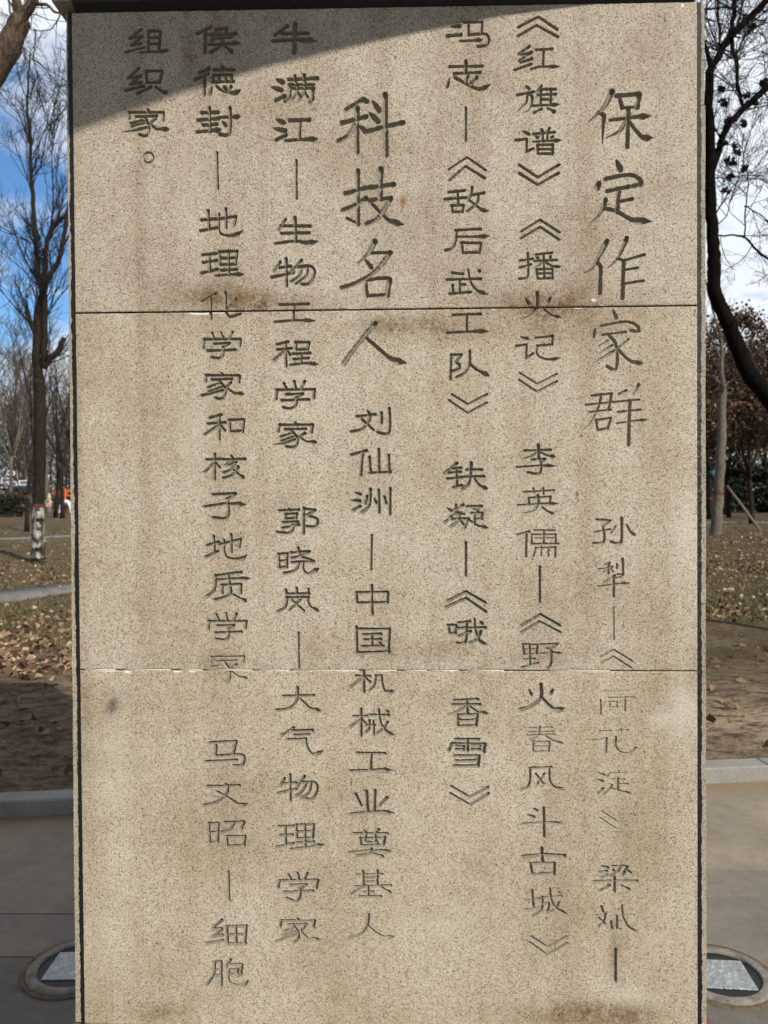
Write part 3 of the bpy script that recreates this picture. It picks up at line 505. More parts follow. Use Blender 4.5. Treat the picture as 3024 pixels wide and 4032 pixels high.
1.04|-352.2,1978.2 -323.2,1981/5.5;-350.6,1963.6 -323.4,1967.4/5.5;-354.2,1943 -321.8,1950.4/5.5;-337.8,1978.8 -337.4,1946.2/5.5;-318.8,1984.2 -283.8,1984.8 -287.2,1958.4/5.5;-318.8,1984.2 -317.4,1958.8/5.5;-317.2,1971.4 -286.4,1972/5.5;-317.4,1958.8 -286.4,1959.8/5.5;-300.6,1985 -300.4,1938.8/5.5;-316.4,1948 -284.2,1949.6/5.5;-326.8,1937.8 -297,1939.8 -270.6,1939.6/5.5f
0.95|-325.8,1903.8 -354.8,1887.8/4.7;-336.2,1892.8 -336.2,1854.6/5.5;-307.6,1905 -306.2,1870.2 -299.4,1858.4 -278.8,1863.8/5.5c;-286.4,1892.8 -305.2,1873/4.7
0.95|-334.2,1827 -330.2,1817.2/4.7;-316.6,1828.6 -313,1817/4.7;-294.4,1828.4 -301.6,1815.2/4.7;-350.4,1815 -278.6,1814.8 -280.6,1801.2/5.5;-350.4,1815 -351.6,1798.6/5.5;-331,1806.2 -300.4,1807.2 -313.8,1798.8/5.5;-313.8,1800 -313.6,1785.2 -320.8,1778.6 -336.4,1780/5.5c;-343.8,1792.8 -289.2,1794.2/5.5
1.04|-317.4,1750.2 -314,1745.4/5.5d;-347,1745.4 -281.8,1744.4 -283,1731.4/5.5;-346.4,1745.4 -348.2,1733.8/5.5;-335.8,1736.8 -296.6,1738/5.5;-324.8,1736.6 -311.2,1722.2 -310.2,1708.4 -318.2,1699.4 -329.2,1701.6/5.5c;-321.4,1730 -343.8,1721.8/4.7;-315.6,1723.2 -342.2,1714/4.7;-313.6,1716.4 -356.6,1705.8/5.5;-298.4,1731.2 -307.8,1721.4/5.5;-307.8,1721.4 -292.4,1709.4 -272.8,1708.8/5.5f
1.00|-189.2,2044.2 -202.8,2024.4/5.5;-199.2,2032.2 -141.6,2031/5.5;-197.8,2017.8 -143.4,2018.2/5.5;-171.2,2047.4 -169.8,2002/6.3;-209.8,1998.4 -169.8,2002.6 -149.4,1998.6 -126.6,2001.4/6.3cf
1.00|-200.2,1963 -212,1944.6/5.5;-202.8,1951.8 -179.8,1954.2/5.5;-217.2,1933.4 -174.8,1942/5.9;-189,1968.6 -188.4,1917/5.9;-159,1965.8 -177.8,1944.4/5.5c;-166.8,1952.8 -141.2,1953.8 -133.6,1941.2 -144.2,1921 -159.6,1919.4/5.5c;-158,1952.6 -163.6,1936.4 -180.2,1924.4/4.7c;-147.4,1952.2 -150,1936.2 -171.2,1919.6/4.7c
0.95|-203.4,1880.2 -146.4,1881.2/5.5;-175,1880.6 -175.2,1849.4/5.5;-213,1847 -174.6,1850 -133.6,1848.6/5.5f
1.00|-186.2,1808.4 -208.2,1803.8/5.5;-208.2,1793.6 -179.6,1795.8/5.5;-191.4,1806 -190.8,1761.2/5.5;-192.2,1792.4 -214,1773.2/5.5;-188.8,1791.8 -183,1783.2/5.5;-173.2,1807.6 -145.2,1807.2 -148.4,1793.6/5.5;-171.6,1807.6 -171,1793.2 -148.4,1793.6/5.5;-177.6,1784.8 -143.8,1786.2/5.5;-161.4,1785.4 -161,1766.6/5.5;-176,1774.6 -147.2,1776.6/5.5;-182.8,1763.4 -154.8,1766.8 -128.6,1764.6/5.5f
1.00|-195.2,1728.4 -190.2,1716.8/5.5;-175,1731.6 -172,1716.6/5.5;-155.2,1731.6 -162,1716.6/5.5;-210,1715.6 -135.8,1716 -137.6,1699.4/5.5;-209.4,1715.6 -210.8,1698.4/5.5;-191.2,1706.6 -158,1708 -172.4,1699.4/5.5;-172.4,1699.6 -171.8,1687.8 -181.2,1679.6 -197.2,1681.8/5.5c;-200.6,1695.2 -146.2,1696.6/5.5
1.00|-317.8,1668.6 -341.6,1662.4/5.5;-345.2,1651.2 -310.2,1653.6/5.5;-322,1666.2 -322.4,1621.2/5.5;-324,1648.6 -351,1630/5.5;-320.4,1648.6 -311.4,1638.2/5.5;-303.8,1658 -273.4,1659 -276.6,1634.2/5.5;-302.6,1657.6 -300.6,1636 -276.6,1636.8/5.5
1.00|-175.2,1653.8 -172.2,1648.6/5.5d;-205.4,1647.8 -139.8,1647.6 -142.6,1633.2/5.5;-204.4,1647.8 -207.4,1635.6/5.5;-194.2,1638.8 -153.4,1639.8/5.5;-185,1638.8 -171.4,1625.6 -169.8,1613.8 -176.8,1604.6 -191.2,1605.8/5.5c;-179.2,1632.6 -203,1624.6/4.7;-175.6,1625.8 -201.4,1616.8/4.7;-173.8,1620 -193.8,1612.2 -217.2,1610/5.5t;-155.2,1631.4 -166.2,1624/5.5;-166.2,1624.2 -152.6,1615.2 -131.4,1613.4/5.5f
1.00|-331.4,1591.8 -332.6,1543.2/5.5;-347.6,1581.8 -318.8,1582.4/5.5;-332.2,1575 -351.4,1557.4/5.5;-329.8,1575 -322.4,1566.4/5.5;-300.4,1590.6 -297,1583.4/5.5d;-317,1581.4 -272.4,1582.2/5.5;-298.2,1580.6 -311,1569.8 -303.4,1571.4 -289.6,1577.2/5.5;-291,1575.4 -300.8,1561.8 -315.2,1555.8/4.7c;-286.2,1566.8 -297.4,1551.6 -316,1545.2/5.5c;-296.2,1561.8 -274.4,1543.8/5.5f
1.07|-336.4,1513.4 -290.8,1515.6 -308.2,1503.6/6.3;-308.2,1504.6 -305.6,1479.6 -312,1467 -336,1468.8/6.3c;-352.4,1490.2 -311.8,1495.8 -271.4,1493.2/6.7f
1.00|-188.8,1486.4 -185.4,1481.6/5.5d;-207,1481.4 -168.6,1482.8/5.5;-195,1474.4 -172,1475.4 -174.6,1466.2/5.5;-195,1474.4 -194.4,1466/5.5;-195,1465.6 -173.8,1466.4/5.5;-200,1458.4 -170.4,1460 -181.4,1452.4/5.5;-181.4,1454.2 -180.8,1444.6 -187.8,1437.8 -211.4,1439.6/5.5c;-201,1447.4 -168.8,1454/5.5;-158.8,1486.2 -159.4,1436.2/5.5;-157.8,1484.4 -136,1482 -153.8,1471.2/5.5;-153.2,1471.2 -133.4,1464.8 -136.2,1450.4 -154,1450.6/5.5c
1.00|-334.8,1432.4 -334,1400.2/5.5;-349.4,1414 -325.6,1421.4/5.5;-351.8,1391.4 -327.4,1403/5.5;-326.2,1415.6 -282.4,1426.4 -285.6,1410.2/5.5;-315.2,1425.6 -314.4,1400.8 -305.8,1389.8 -281.8,1387.8 -270.6,1396/5.5cf;-301.2,1435.8 -300.6,1401.8/5.5
1.00|-208.8,1396.4 -191.6,1398 -193.2,1372/5.5;-208.4,1396.4 -207,1370.4/5.5;-207.8,1383.4 -193,1384.4/5.5;-208,1370.6 -192.4,1371.6/5.5;-170.6,1409.2 -166.6,1391.4 -145,1385.4/5.5;-184.4,1399.4 -148.6,1401.6/5.5;-152,1399.8 -168.2,1392.4 -182.8,1388.8/5.5;-182.8,1380.6 -140.2,1382.6/5.5;-169.4,1380 -175.4,1365.8 -198.4,1359.4/5.5c;-160.8,1381 -159.6,1365.6 -149.6,1358.8 -129.6,1369/5.5cf
1.07|-281.4,1361.8 -332.8,1355.2/5.5;-333.2,1356.2 -334.8,1328.6 -350.4,1314.6/5.5c;-332.2,1347.2 -299.4,1349.2 -264.2,1349.6/5.5f;-307.6,1355 -305,1339.6/5.5;-320.8,1336.8 -283,1338.8 -283.2,1321/5.5;-319.6,1336.8 -319.6,1321/5.5;-303,1332 -306,1317.6 -335,1307.8/5.5c;-298,1318.2 -271.6,1304.4/5.5f
1.00|-174,1330.4 -173,1320/5.5;-195.2,1327 -194.6,1319.4 -149.4,1319.2/5.5;-151,1328.6 -151,1319.2/5.5;-193.8,1312 -151,1312.4/5.5;-193,1312 -196.6,1293.8 -211.2,1284.6/5.5c;-153.6,1311.8 -147.8,1295.2 -130.4,1284.6/5.5cf;-183.4,1307.4 -160,1286/4.7;-166.6,1308 -188.8,1286.8/4.7
0.97|-331.8,1279.8 -327.2,1268.2/5.1;-312.2,1281.4 -309.8,1267.8/5.1;-292.2,1280.4 -297.4,1267.6/5.1;-347.6,1266.4 -272.6,1265.8 -275.2,1252.4/5.1;-345.8,1266.4 -347.4,1251.6/5.1;-330.4,1257.4 -296.8,1258.4 -309,1250.8/5.1;-309,1250.8 -308,1237.8 -314.4,1230.2 -332.6,1231.6/5.1c;-334,1243.6 -282.4,1245.2/5.1
0.79|-343,1196.4 -277.8,1197 -279.6,1185.2/4.3;-341.6,1196.4 -343.2,1185.4/4.3;-333.8,1187.4 -293.4,1189.4/4.0;-316.6,1185.4 -307.4,1170.6 -307.2,1155 -314.2,1146/5.9c;-342.6,1177.2 -330.4,1178.6/3.6;-293.4,1181.6 -307.4,1171.6/4.7;-306.4,1169.8 -287.4,1156.6 -271.2,1154.2/5.1f
0.89|-171.2,1243.2 -170.8,1173/4.7
1.00|-202.2,1119.6 -141.6,1120.8/5.1;-174,1136.4 -174.8,1113.4 -189.8,1096.2 -215.6,1092/5.1c;-168,1113.4 -150.2,1096 -128.8,1089.8/5.9f
1.04|-182.2,1057.4 -206.4,1042/5.1;-187.4,1051.2 -145.8,1052/5.9;-180.6,1043 -151.6,1044.4/4.7;-192.8,1034.4 -158.6,1035.8/5.1;-159.2,1035.8 -154.2,1016.8 -143.4,1005 -124.4,1012.2/5.1cf
1.04|-346.6,1028.2 -294.6,1031.6 -301,1005.6/5.1;-334.4,1022.6 -335.8,1002.2/5.1;-335.8,1002.2 -289,1004.6 -279.6,998.8 -284,983.8 -300.2,983.6/5.1c;-355.6,991.2 -293.6,994.2/4.7
1.00|-317.8,948.8 -314.8,943.4/5.1d;-352.6,942 -288.8,944/5.1;-313,944 -314,930.2 -331.4,912.8 -360,904.8/5.1c;-333.6,931.8 -310.6,919 -290,906 -273.6,908/5.9cf
1.00|-200.6,958.6 -209,943.4/5.1;-207.2,947.6 -178.2,949.4/5.1;-214.4,928.8 -178.4,937.2/5.1;-189.8,965.6 -189.6,914/5.1;-161,962.2 -176.2,941.8/5.1c;-169.4,949.4 -142.8,950.4 -136.6,937.2 -145.8,919.2 -159.6,917.8/5.1c;-157.6,949 -165.4,933.8 -179.8,922.6/4.7c;-149,948.4 -153.2,930.4 -169.6,918.8/4.7c
1.04|-351.6,869.2 -331.2,869.6 -333.6,831.4/5.1;-350.2,869.2 -348.8,831.4/5.1;-349.4,851.2 -332.8,852.2/5.1;-350.2,831.4 -333.6,832.8/5.1;-318.6,870.6 -281,872.4 -287,857.2/5.5;-300.6,871 -308.4,857.4 -326.2,851.8/5.1c;-317.2,843.2 -279.4,844.6 -281.4,824.6/5.1;-315.8,843.2 -314.2,825.4/5.1;-315.6,824.4 -282,826.2/5.1
1.04|-213.2,863.2 -184.2,864.2/5.1;-211.6,845.8 -186,847.2/5.1;-217.4,823 -184.4,830.2/5.1;-199.8,863.6 -199,826.4/5.1;-179.6,866.4 -143.8,867.2 -147.2,839.8/5.1;-179,866.4 -177.2,839.6/5.1;-178,852.8 -146,854.2/5.1;-177.2,839.6 -147.2,841.2/5.1;-161.8,867 -161,823/5.1;-179,831.4 -144.8,833.2/5.1;-191.2,818.8 -159.4,822.4 -123,827.6/5.1f
0.89|-312.8,774.8 -311.8,717.6/4.7
1.04|-195,768.2 -189,758.2/5.1;-177,771.6 -173.4,757.4/5.1;-157.4,771.8 -164,758.2/5.1;-213.4,756.2 -136.8,758.2 -140.6,741/5.1;-212.4,756.2 -215.6,742.4/5.1;-191.8,747.6 -159.2,749.6 -173.8,739.8/5.1;-173.8,740.8 -171.8,727.6 -180.2,716.2 -199,722.2/5.1c;-204,734 -147.2,736.4/5.1
1.04|-326.8,678.2 -346.8,660 -327,661.6/5.1;-327.8,658.4 -347,644.4 -324.8,649/5.1;-356.6,632.4 -324.8,638.6/5.1;-318.4,665.8 -278.4,667.4 -281.6,630.8/5.1;-317.6,665.8 -315.2,630.6/5.1;-315.2,631.6 -280.4,632.8/5.1;-316.8,649.4 -280.2,650.6/5.1;-299.2,666.2 -298.6,631.6/5.1
0.97|-177.8,683.8 -175.8,678.2/5.1d;-210.8,677.8 -144.4,677.4 -146.8,664.4/5.1;-209.6,677.8 -212.2,665.8/5.1;-196,669.4 -160,670.6/5.1;-188.4,669.4 -177.4,657.4 -176,644.2 -185.8,634.6/4.7c;-183.2,664.2 -204.6,657.2/4.3;-179.8,657.4 -206.4,648.6/4.3;-178,652.2 -220.4,637/4.3;-163.4,665.8 -172.8,656.4/4.7;-171.8,656.6 -157.4,642.4 -134.2,640.8/5.1f
0.97|-344,594.4 -328.8,596.4 -328.8,546.4/5.1;-342.4,594.4 -343.6,570 -358.4,550/5.1c;-341.8,579.8 -330.6,581/5.1;-342.6,567.2 -330.8,568.4/5.1;-309.6,600.6 -319.8,585.2/5.1;-313.8,590.4 -287.2,590.6 -289.8,572 -297.4,568.2/5.1;-313.2,580 -295.8,581.2 -298.4,572/5.1;-313.2,580 -314.2,559.8 -303.8,551 -286.4,549.8 -275.2,559/5.1cf;-312.4,571.6 -298.4,572/5.1
1.07|-464.8,2414 -488.4,2396.8 -463.4,2401/5.1;-465,2399.8 -485.6,2383.6 -465.8,2387.2/5.1;-496.2,2371 -460.2,2379.2/4.2;-450.8,2410.4 -452.6,2370.8/5.1;-452,2410.4 -428.2,2410 -431.6,2370.4/5.1;-450.4,2397.6 -430.8,2397.8/5.1;-450.4,2385.4 -430.8,2385.6/5.1;-468.2,2369.8 -431.6,2370.4 -411.6,2373.2/5.1f
1.07|-471.2,2339.4 -492.2,2320.8 -467.8,2324.6/5.1;-470.2,2322.8 -488.8,2308.8 -466.8,2312.4/5.1;-497.2,2297.4 -462.2,2305.6/6.0;-458,2334 -425.4,2333.4 -431,2310.6/5.1;-457,2334 -455.6,2311.4 -431,2312/5.1;-448.2,2303.2 -475.2,2290.6/5.6;-438.2,2303.2 -424.2,2292.4 -414.4,2291.8/5.1f
1.07|-456.2,2262 -453.4,2255.6/5.1d;-491.4,2255 -424.2,2254 -425.2,2238.6/5.1;-490.2,2255 -491.4,2243.2/5.1;-479,2246.6 -437.2,2247.4/5.1;-462.2,2246.2 -453.4,2228 -454.4,2214.2 -460.2,2209.6 -472.4,2212/5.1c;-457.6,2240.8 -488.6,2233.8/5.1;-456.4,2235.6 -488.6,2228.2/5.1;-454.8,2226.4 -478.8,2220.4 -504,2217.2/5.1t;-439.6,2242 -450.6,2232.6/5.1;-450.6,2232.6 -439,2222 -414,2221.4/6.0f
0.89|-444.6,2167.4 -447.4,2160.4 -454.6,2157.8 -461.6,2160.6 -464.2,2167.6 -461.4,2174.6 -454.2,2177.2 -447.4,2174.4 -444.6,2167.4/3.7c
"""

# ------------------------------------------------------------------ the inscribed stone
rng = np.random.default_rng(7)
random.seed(7)
XL, XR = -0.6006, 0.6000
STEP = 0.0008


def edge_line(zl, zr):
    return lambda x: zl + (zr-zl)*(np.asarray(x)+0.6)/1.2


TOP = edge_line(2.4483, 2.4455)
J1 = edge_line(1.8707, 1.8712)
J2 = edge_line(1.1725, 1.1668)
BOT = edge_line(0.4705, 0.4640)


def smooth_path(P):
    out = []
    n = len(P)
    for i in range(n-1):
        p0, p1, p2, p3 = P[max(i-1, 0)], P[i], P[i+1], P[min(i+2, n-1)]
        for t in np.linspace(0, 1, 7)[:-1]:
            out.append(0.5*((2*p1)+(p2-p0)*t+(2*p0-5*p1+4*p2-p3)*t*t+(3*p1-p0-3*p2+p3)*t**3))
    out.append(P[-1])
    return np.array(out)


def profile(t, fl):
    """half width along a stroke, t from 0 (brush down) to 1 (brush up)"""
    w = 0.5*np.ones_like(t)
    if 'd' in fl:
        return 0.5*(0.45+0.75*np.sin(np.clip(t, 0, 1)*math.pi*0.62))
    if 'f' in fl:
        w = 0.5*(0.82 + 0.62*np.exp(-((t-0.82)/0.13)**2)) * np.where(t > 0.86, 1-0.62*(t-0.86)/0.14, 1)
    if 't' in fl:
        w = 0.5*np.where(t < 0.3, 1.0, 1.0-0.72*(t-0.3)/0.7)
    if 'r' in fl:
        w = 0.5*np.where(t < 0.12, 1.15, 1.1-0.8*(t-0.12)/0.88)
    if not any(k in fl for k in 'ftr'):
        w = 0.5*(0.9+0.16*np.abs(t-0.5)*2)
    return w


strokes = []          # (glyph id, depth factor, points mm, half widths mm)
GL = [l for l in GLYPHS.strip().split('\n')]
for gi, line in enumerate(GL):
    dep, st = line.split('|')
    dep = float(dep)
    for q in st.split(';'):
        pts, fl = q.split('/')
        P = np.array([[float(a) for a in p.split(',')] for p in pts.split()])
        k = 0
        while k < len(fl) and (fl[k].isdigit() or fl[k] == '.'):
            k += 1
        w = float(fl[:k]); fl = fl[k:]
        Q = smooth_path(P) if ('c' in fl and len(P) > 2) else P
        # even resampling with a slightly unsteady hand
        seg = np.linalg.norm(np.diff(Q, axis=0), axis=1)
        cum = np.concatenate([[0], np.cumsum(seg)])
        n = max(3, int(cum[-1]/2.2)+1)
        tt = np.linspace(0, 1, n)
        keep = np.unique(np.concatenate([tt, cum/cum[-1]]))
        R = np.stack([np.interp(keep*cum[-1], cum, Q[:, i]) for i in (0, 1)], 1)
        R[1:-1] += rng.normal(0, 0.14, R[1:-1].shape)
        hw = 1.17*w*profile(keep, fl)*(1+rng.normal(0, 0.07, len(keep)))*(0.82+0.18*min(1, dep))
        strokes.append((gi, dep, R, hw))


def fbm(shape, cells, seed, octaves=3):
    r = np.random.default_rng(seed)
    out = np.zeros(shape)
    amp = 1.0
    for o in range(octaves):
        g = r.random((cells[0]*2**o+2, cells[1]*2**o+2))
        yy = np.linspace(0, cells[0]*2**o, shape[0]); xx = np.linspace(0, cells[1]*2**o, shape[1])
        yi = np.minimum(yy.astype(int), g.shape[0]-2); xi = np.minimum(xx.astype(int), g.shape[1]-2)
        fy = (yy-yi)[:, None]; fx = (xx-xi)[None]
        a = g[yi][:, xi]; b = g[yi][:, xi+1]; c = g[yi+1][:, xi]; d = g[yi+1][:, xi+1]
        out += amp*((a*(1-fx)+b*fx)*(1-fy)+(c*(1-fx)+d*fx)*fy-0.5)
        amp *= 0.5
    return out


# worn, stained and marked places of the stone: (x mm, z mm, rx, rz, strength)
def mm(px, py):
    v = ray(px, py); t = CD/v[1]
    p = CAM+v*t
    return p[0]*1000, p[2]*1000


def marks(lst):
    out = []
    for px, py, rx, rz, s in lst:
        x, z = mm(px, py)
        out.append((x, z, rx, rz, s))
    return out


STAINS = marks([(850, 1150, 95, 26, .75), (960, 1195, 60, 14, .7), (1100, 1190, 150, 18, .45), (2100, 1190, 75, 22, .85), (2230, 1170, 80, 30, .4),
                (2130, 1290, 60, 35, .55), (2350, 1250, 110, 45, .35), (1640, 1290, 110, 22, .6), (1530, 1275, 60, 14, .5), (1790, 1300, 60, 40, .35),
                (1180, 1340, 60, 60, .3), (2360, 4000, 90, 26, .95), (2200, 3990, 120, 22, .5), (2500, 4000, 60, 20, .4), (620, 3990, 60, 18, .6),
                (2130, 2580, 60, 22, .55), (880, 2600, 60, 16, .6), (1750, 2560, 60, 18, .4), (1250, 2560, 60, 40, .25), (1560, 2560, 120, 22, .3),
                (850, 100, 14, 50, .6), (780, 260, 30, 130, .35), (1100, 60, 40, 30, .35), (560, 120, 60, 60, .3), (520, 420, 60, 80, .25),
                (2500, 200, 60, 80, .25), (440, 2750, 60, 40, .3), (370, 1300, 30, 60, .3), (330, 2900, 12, 240, .35), (2740, 2680, 14, 60, .4),
                (2752, 3700, 8, 150, .5), (740, 150, 10, 80, .5), (2430, 3330, 60, 60, .2), (2420, 3760, 16, 46, .55), (680, 760, 18, 160, .2),
                (1560, 900, 60, 90, .16), (1000, 3150, 80, 120, .2), (2000, 3500, 140, 120, .16), (1900, 2450, 60, 130, .16), (310, 1900, 10, 200, .35)])
PALE = marks([(2700, 2790, 34, 45, .35), (2600, 2830, 22, 16, .3), (1750, 3640, 60, 30, .15), (450, 3000, 60, 80, .16), (2490, 3930, 50, 26, .22),
              (1440, 2060, 50, 60, .14), (760, 1700, 40, 70, .14), (2700, 2080, 20, 60, .22), (640, 2950, 1.0, 12, .5), (690, 2985, 1.2, 16, .5), (400, 3700, 40, 90, .16)])
RUST = marks([(1586, 792, 6, 8, 1.0), (1584, 812, 3.5, 7, .9), (2420, 520, 2, 2, .3), (1050, 1895, 6, 4, .3), (1890, 3395, 3, 5, .7), (1600, 3840, 3.5, 8, .6), (2305, 3222, 1.4, 9, .7),
              (2285, 880, 2.6, 3, .5), (2262, 990, 3, 3, .4), (545, 580, 2, 2, .3), (2385, 2845, 1.6, 5, .8), (1745, 2380, 10, 8, .2), (1680, 1830, 20, 20, .2),
              (1800, 1790, 16, 14, .22), (2208, 2875, 3, 3.5, .6), (2090, 2810, 2.6, 3, .4), (730, 1000, 2, 3, .3), (1560, 2890, 2, 2, .5), (1840, 2570, 3, 3, .6),
              (652, 3466, 3, 4, .7), (1310, 2500, 3, 4, .6), (1100, 2910, 4, 3, .5), (2600, 2490, 3, 4, .6), (1632, 3667, 2.2, 4, .7), (1646, 2057, 1, 1, .3),
              (1420, 1330, 2, 2, .4), (2300, 1230, 4, 4, .4), (2120, 1145, 4, 5, .5), (2380, 2140, 2, 2.6, .4), (1648, 3098, 2.4, 5, .7), (1385, 2930, 3, 3, .5)])
DARK = marks([(446, 2772, 10, 13, .8), (436, 2795, 12, 10, .35), (396, 2210, 3.2, 3, .8), (482, 3432, 2.2, 2.2, .7), (1588, 2255, 2, 2, .6), (2272, 1945, 2.6, 6, .85),
              (2276, 1970, 1.5, 4, .8), (1765, 1763, 2.4, 1.2, .9), (2617, 75, 2.5, 7, .6), (2660, 170, 3, 10, .4), (2618, 3160, 1.2, 5, .6), (2520, 3490, 2, 4, .5),
              (2512, 3535, 2.5, 2, .6), (1653, 520, 3, 2.5, .6), (1610, 3920, 2.5, 2.5, .7), (1765, 3920, 2, 3, .5), (1150, 3190, 2, 3, .7), (1200, 3950, 1, 4, .5),
              (505, 3945, 2, 3, .6), (2416, 3700, 5, 60, .25), (720, 1240, 1.6, 4, .5), (2236, 2830, 1.0, 9, .5), (2575, 2210, 1.2, 3, .7), (1700, 130, 1.5, 1.5, .4)])


def field(lst, X, Z):
    out = np.zeros(X.shape)
    for x, z, rx, rz, s in lst:
        out = np.maximum(out, s*np.exp(-((X-x)/rx)**2-((Z-z)/rz)**2)) if rx < 6 else out + s*np.exp(-((X-x)/rx)**2-((Z-z)/rz)**2)
    return np.clip(out, 0, 1)


def near(lst, X, Z):
    out = np.zeros(X.shape, bool)
    for x, z, rx, rz, s in lst:
        if rx < 9:
            out |= (np.abs(X-x) < 2.2*rx) & (np.abs(Z-z) < 2.2*rz)
    return out


monument = empty('inscribed_stele', (0, 0.25, 0))
tag(monument, 'tall beige granite stele with columns of carved Chinese characters facing the viewer', 'monument')


def slab(zb, zt, chips, seed, cool):
    nx = int(round((XR-XL)/STEP/16))*16
    H = float(np.mean(zt(np.array([0.0]))-zb(np.array([0.0]))))
    nz = int(round(H/STEP/16))*16
    xs = np.linspace(XL, XR, nx+1)
    tz = np.linspace(0, 1, nz+1)
    X = np.broadcast_to(xs[None]*1000, (nz+1, nx+1))
    Zb = zb(xs)*1000; Zt = zt(xs)*1000
    Z = Zb[None]+(Zt-Zb)[None]*tz[:, None]
    D = np.zeros(X.shape); G = np.full(X.shape, -1, np.int32)
    sx = (XR-XL)*1000/nx
    z0 = Z.min(); szm = (Z[-1].mean()-Z[0].mean())/nz
    rough = fbm(X.shape, (nz//7, nx//7), seed, 1)
    for gi, dep, P, hw in strokes:
        if P[:, 1].max() < z0-8 or P[:, 1].min() > Z.max()+8:
            continue
        slope = 2.75 if dep >= 0.8 else 1.5+1.2*dep
        for i in range(len(P)-1):
            a, b = P[i], P[i+1]
            w = max(hw[i], hw[i+1])+0.4
            x0 = int((min(a[0], b[0])-w-XL*1000)/sx); x1 = int((max(a[0], b[0])+w-XL*1000)/sx)+2
            zz0 = int((min(a[1], b[1])-w-z0)/szm)-5; zz1 = int((max(a[1], b[1])+w-z0)/szm)+6
            x0 = max(x0, 0); zz0 = max(zz0, 0); x1 = min(x1, nx+1); zz1 = min(zz1, nz+1)
            if x1 <= x0 or zz1 <= zz0:
                continue
            xx = X[zz0:zz1, x0:x1]; zz = Z[zz0:zz1, x0:x1]
            d = b-a; L2 = d@d+1e-9
            t = np.clip(((xx-a[0])*d[0]+(zz-a[1])*d[1])/L2, 0, 1)
            dist = np.hypot(xx-a[0]-t*d[0], zz-a[1]-t*d[1])
            ww = hw[i]+(hw[i+1]-hw[i])*t
            ww = ww*(1+0.16*rough[zz0:zz1, x0:x1])
            v = np.minimum((ww-dist)*slope, 7.0*min(1.15, dep+.1)) * min(1.0, 0.55+0.55*dep)
            cur = D[zz0:zz1, x0:x1]
            mk = v > cur
            cur[mk] = v[mk]
            G[zz0:zz1, x0:x1][mk] = gi
    # knocked edges and chips
    C = np.zeros(X.shape)
    for cx, side, rad, dp in chips:
        ze = np.interp(cx, xs*1000, Zb if side == 0 else Zt)
        if side == 2:
            ze = cx[1]; cxx = cx[0]
        else:
            cxx = cx
        dd = np.hypot((X-cxx)/rad[0], (Z-ze)/rad[1])+0.35*rough
        C = np.maximum(C, np.clip(1-dd, 0, 1)*dp)
    edge = np.minimum(Z-Zb[None], Zt[None]-Z)
    wear = np.clip(1.5+1.3*fbm(X.shape, (3, nx//14), seed+5, 2)-edge, 0, 2.0)*0.55
    edgex = np.minimum(X-XL*1000, XR*1000-X)
    wear = np.maximum(wear, np.clip(1.0+1.2*fbm(X.shape, (nz//14, 3), seed+6, 2)-edgex, 0, 1.6)*0.55)
    pale = np.clip(C/1.2, 0, 1)*1.2
    TD = np.maximum(D, np.maximum(C, wear))
    need = (TD > 0) | near(RUST, X, Z) | near(DARK, X, Z)
    by, bx = nz//16, nx//16
    nb = need[:-1, :-1].reshape(by, 16, bx, 16).any((1, 3))
    nb |= need[1:, 1:].reshape(by, 16, bx, 16).any((1, 3)) | need[1:, :-1].reshape(by, 16, bx, 16).any((1, 3)) | need[:-1, 1:].reshape(by, 16, bx, 16).any((1, 3))
    idx = np.arange((nz+1)*(nx+1)).reshape(nz+1, nx+1)
    fine = np.repeat(np.repeat(nb, 16, 0), 16, 1)
    q = np.stack([idx[:-1, :-1], idx[:-1, 1:], idx[1:, 1:], idx[1:, :-1]], -1)[fine]
    ci = idx[::16, ::16]
    cq = np.stack([ci[:-1, :-1], ci[:-1, 1:], ci[1:, 1:], ci[1:, :-1]], -1)[~nb]
    V = np.stack([X.ravel()/1000, TD.ravel()/1000, Z.ravel()/1000], 1)
    Df = D.ravel(); Gf = G.ravel()
    fd = Df[q]
    isg = (fd.max(1) > 0.12) & (fd.max(1) >= np.maximum(C, wear).ravel()[q].max(1)*0.8)
    gid = np.where(isg, Gf[q[np.arange(len(q)), fd.argmax(1)]], -1)
    plain = np.concatenate([q[gid < 0], cq])
    used, inv = np.unique(plain, return_inverse=True)
    F = inv.reshape(-1, 4)
    Vs = V[used]
    Xm, Zm = Vs[:, 0]*1000, Vs[:, 2]*1000
    at_ = {'stain': field(STAINS, Xm, Zm), 'rust': field(RUST, Xm, Zm), 'dark': field(DARK, Xm, Zm),
           'pale': np.clip(field(PALE, Xm, Zm)+np.clip(pale.ravel()[used], 0, .9), 0, 1), 'cool': np.full(len(Vs), cool)}
    # the four sides and the back
    n0 = len(Vs)
    c8 = [(XL, .0006, zb(XL)), (XR, .0006, zb(XR)), (XR, .0006, zt(XR)), (XL, .0006, zt(XL)),
          (XL, .025, zb(XL)), (XR, .025, zb(XR)), (XR, .025, zt(XR)), (XL, .025, zt(XL))]
    Vs = np.concatenate([Vs, np.array(c8, float)])
    F = np.concatenate([F, n0+np.array([(0, 4, 5, 1), (1, 5, 6, 2), (2, 6, 7, 3), (3, 7, 4, 0), (4, 7, 6, 5)])])
    for k in at_:
        at_[k] = np.concatenate([at_[k], np.zeros(8)])
    so = mesh('stone_slab', Vs, F, STONE, monument, False, at_, monument)
    gq = q[gid >= 0]; gg = gid[gid >= 0]
    order = np.argsort(gg, kind='stable')
    gq = gq[order]; gg = gg[order]
    ids, st = np.unique(gg, return_index=True)
    st = list(st)+[len(gg)]
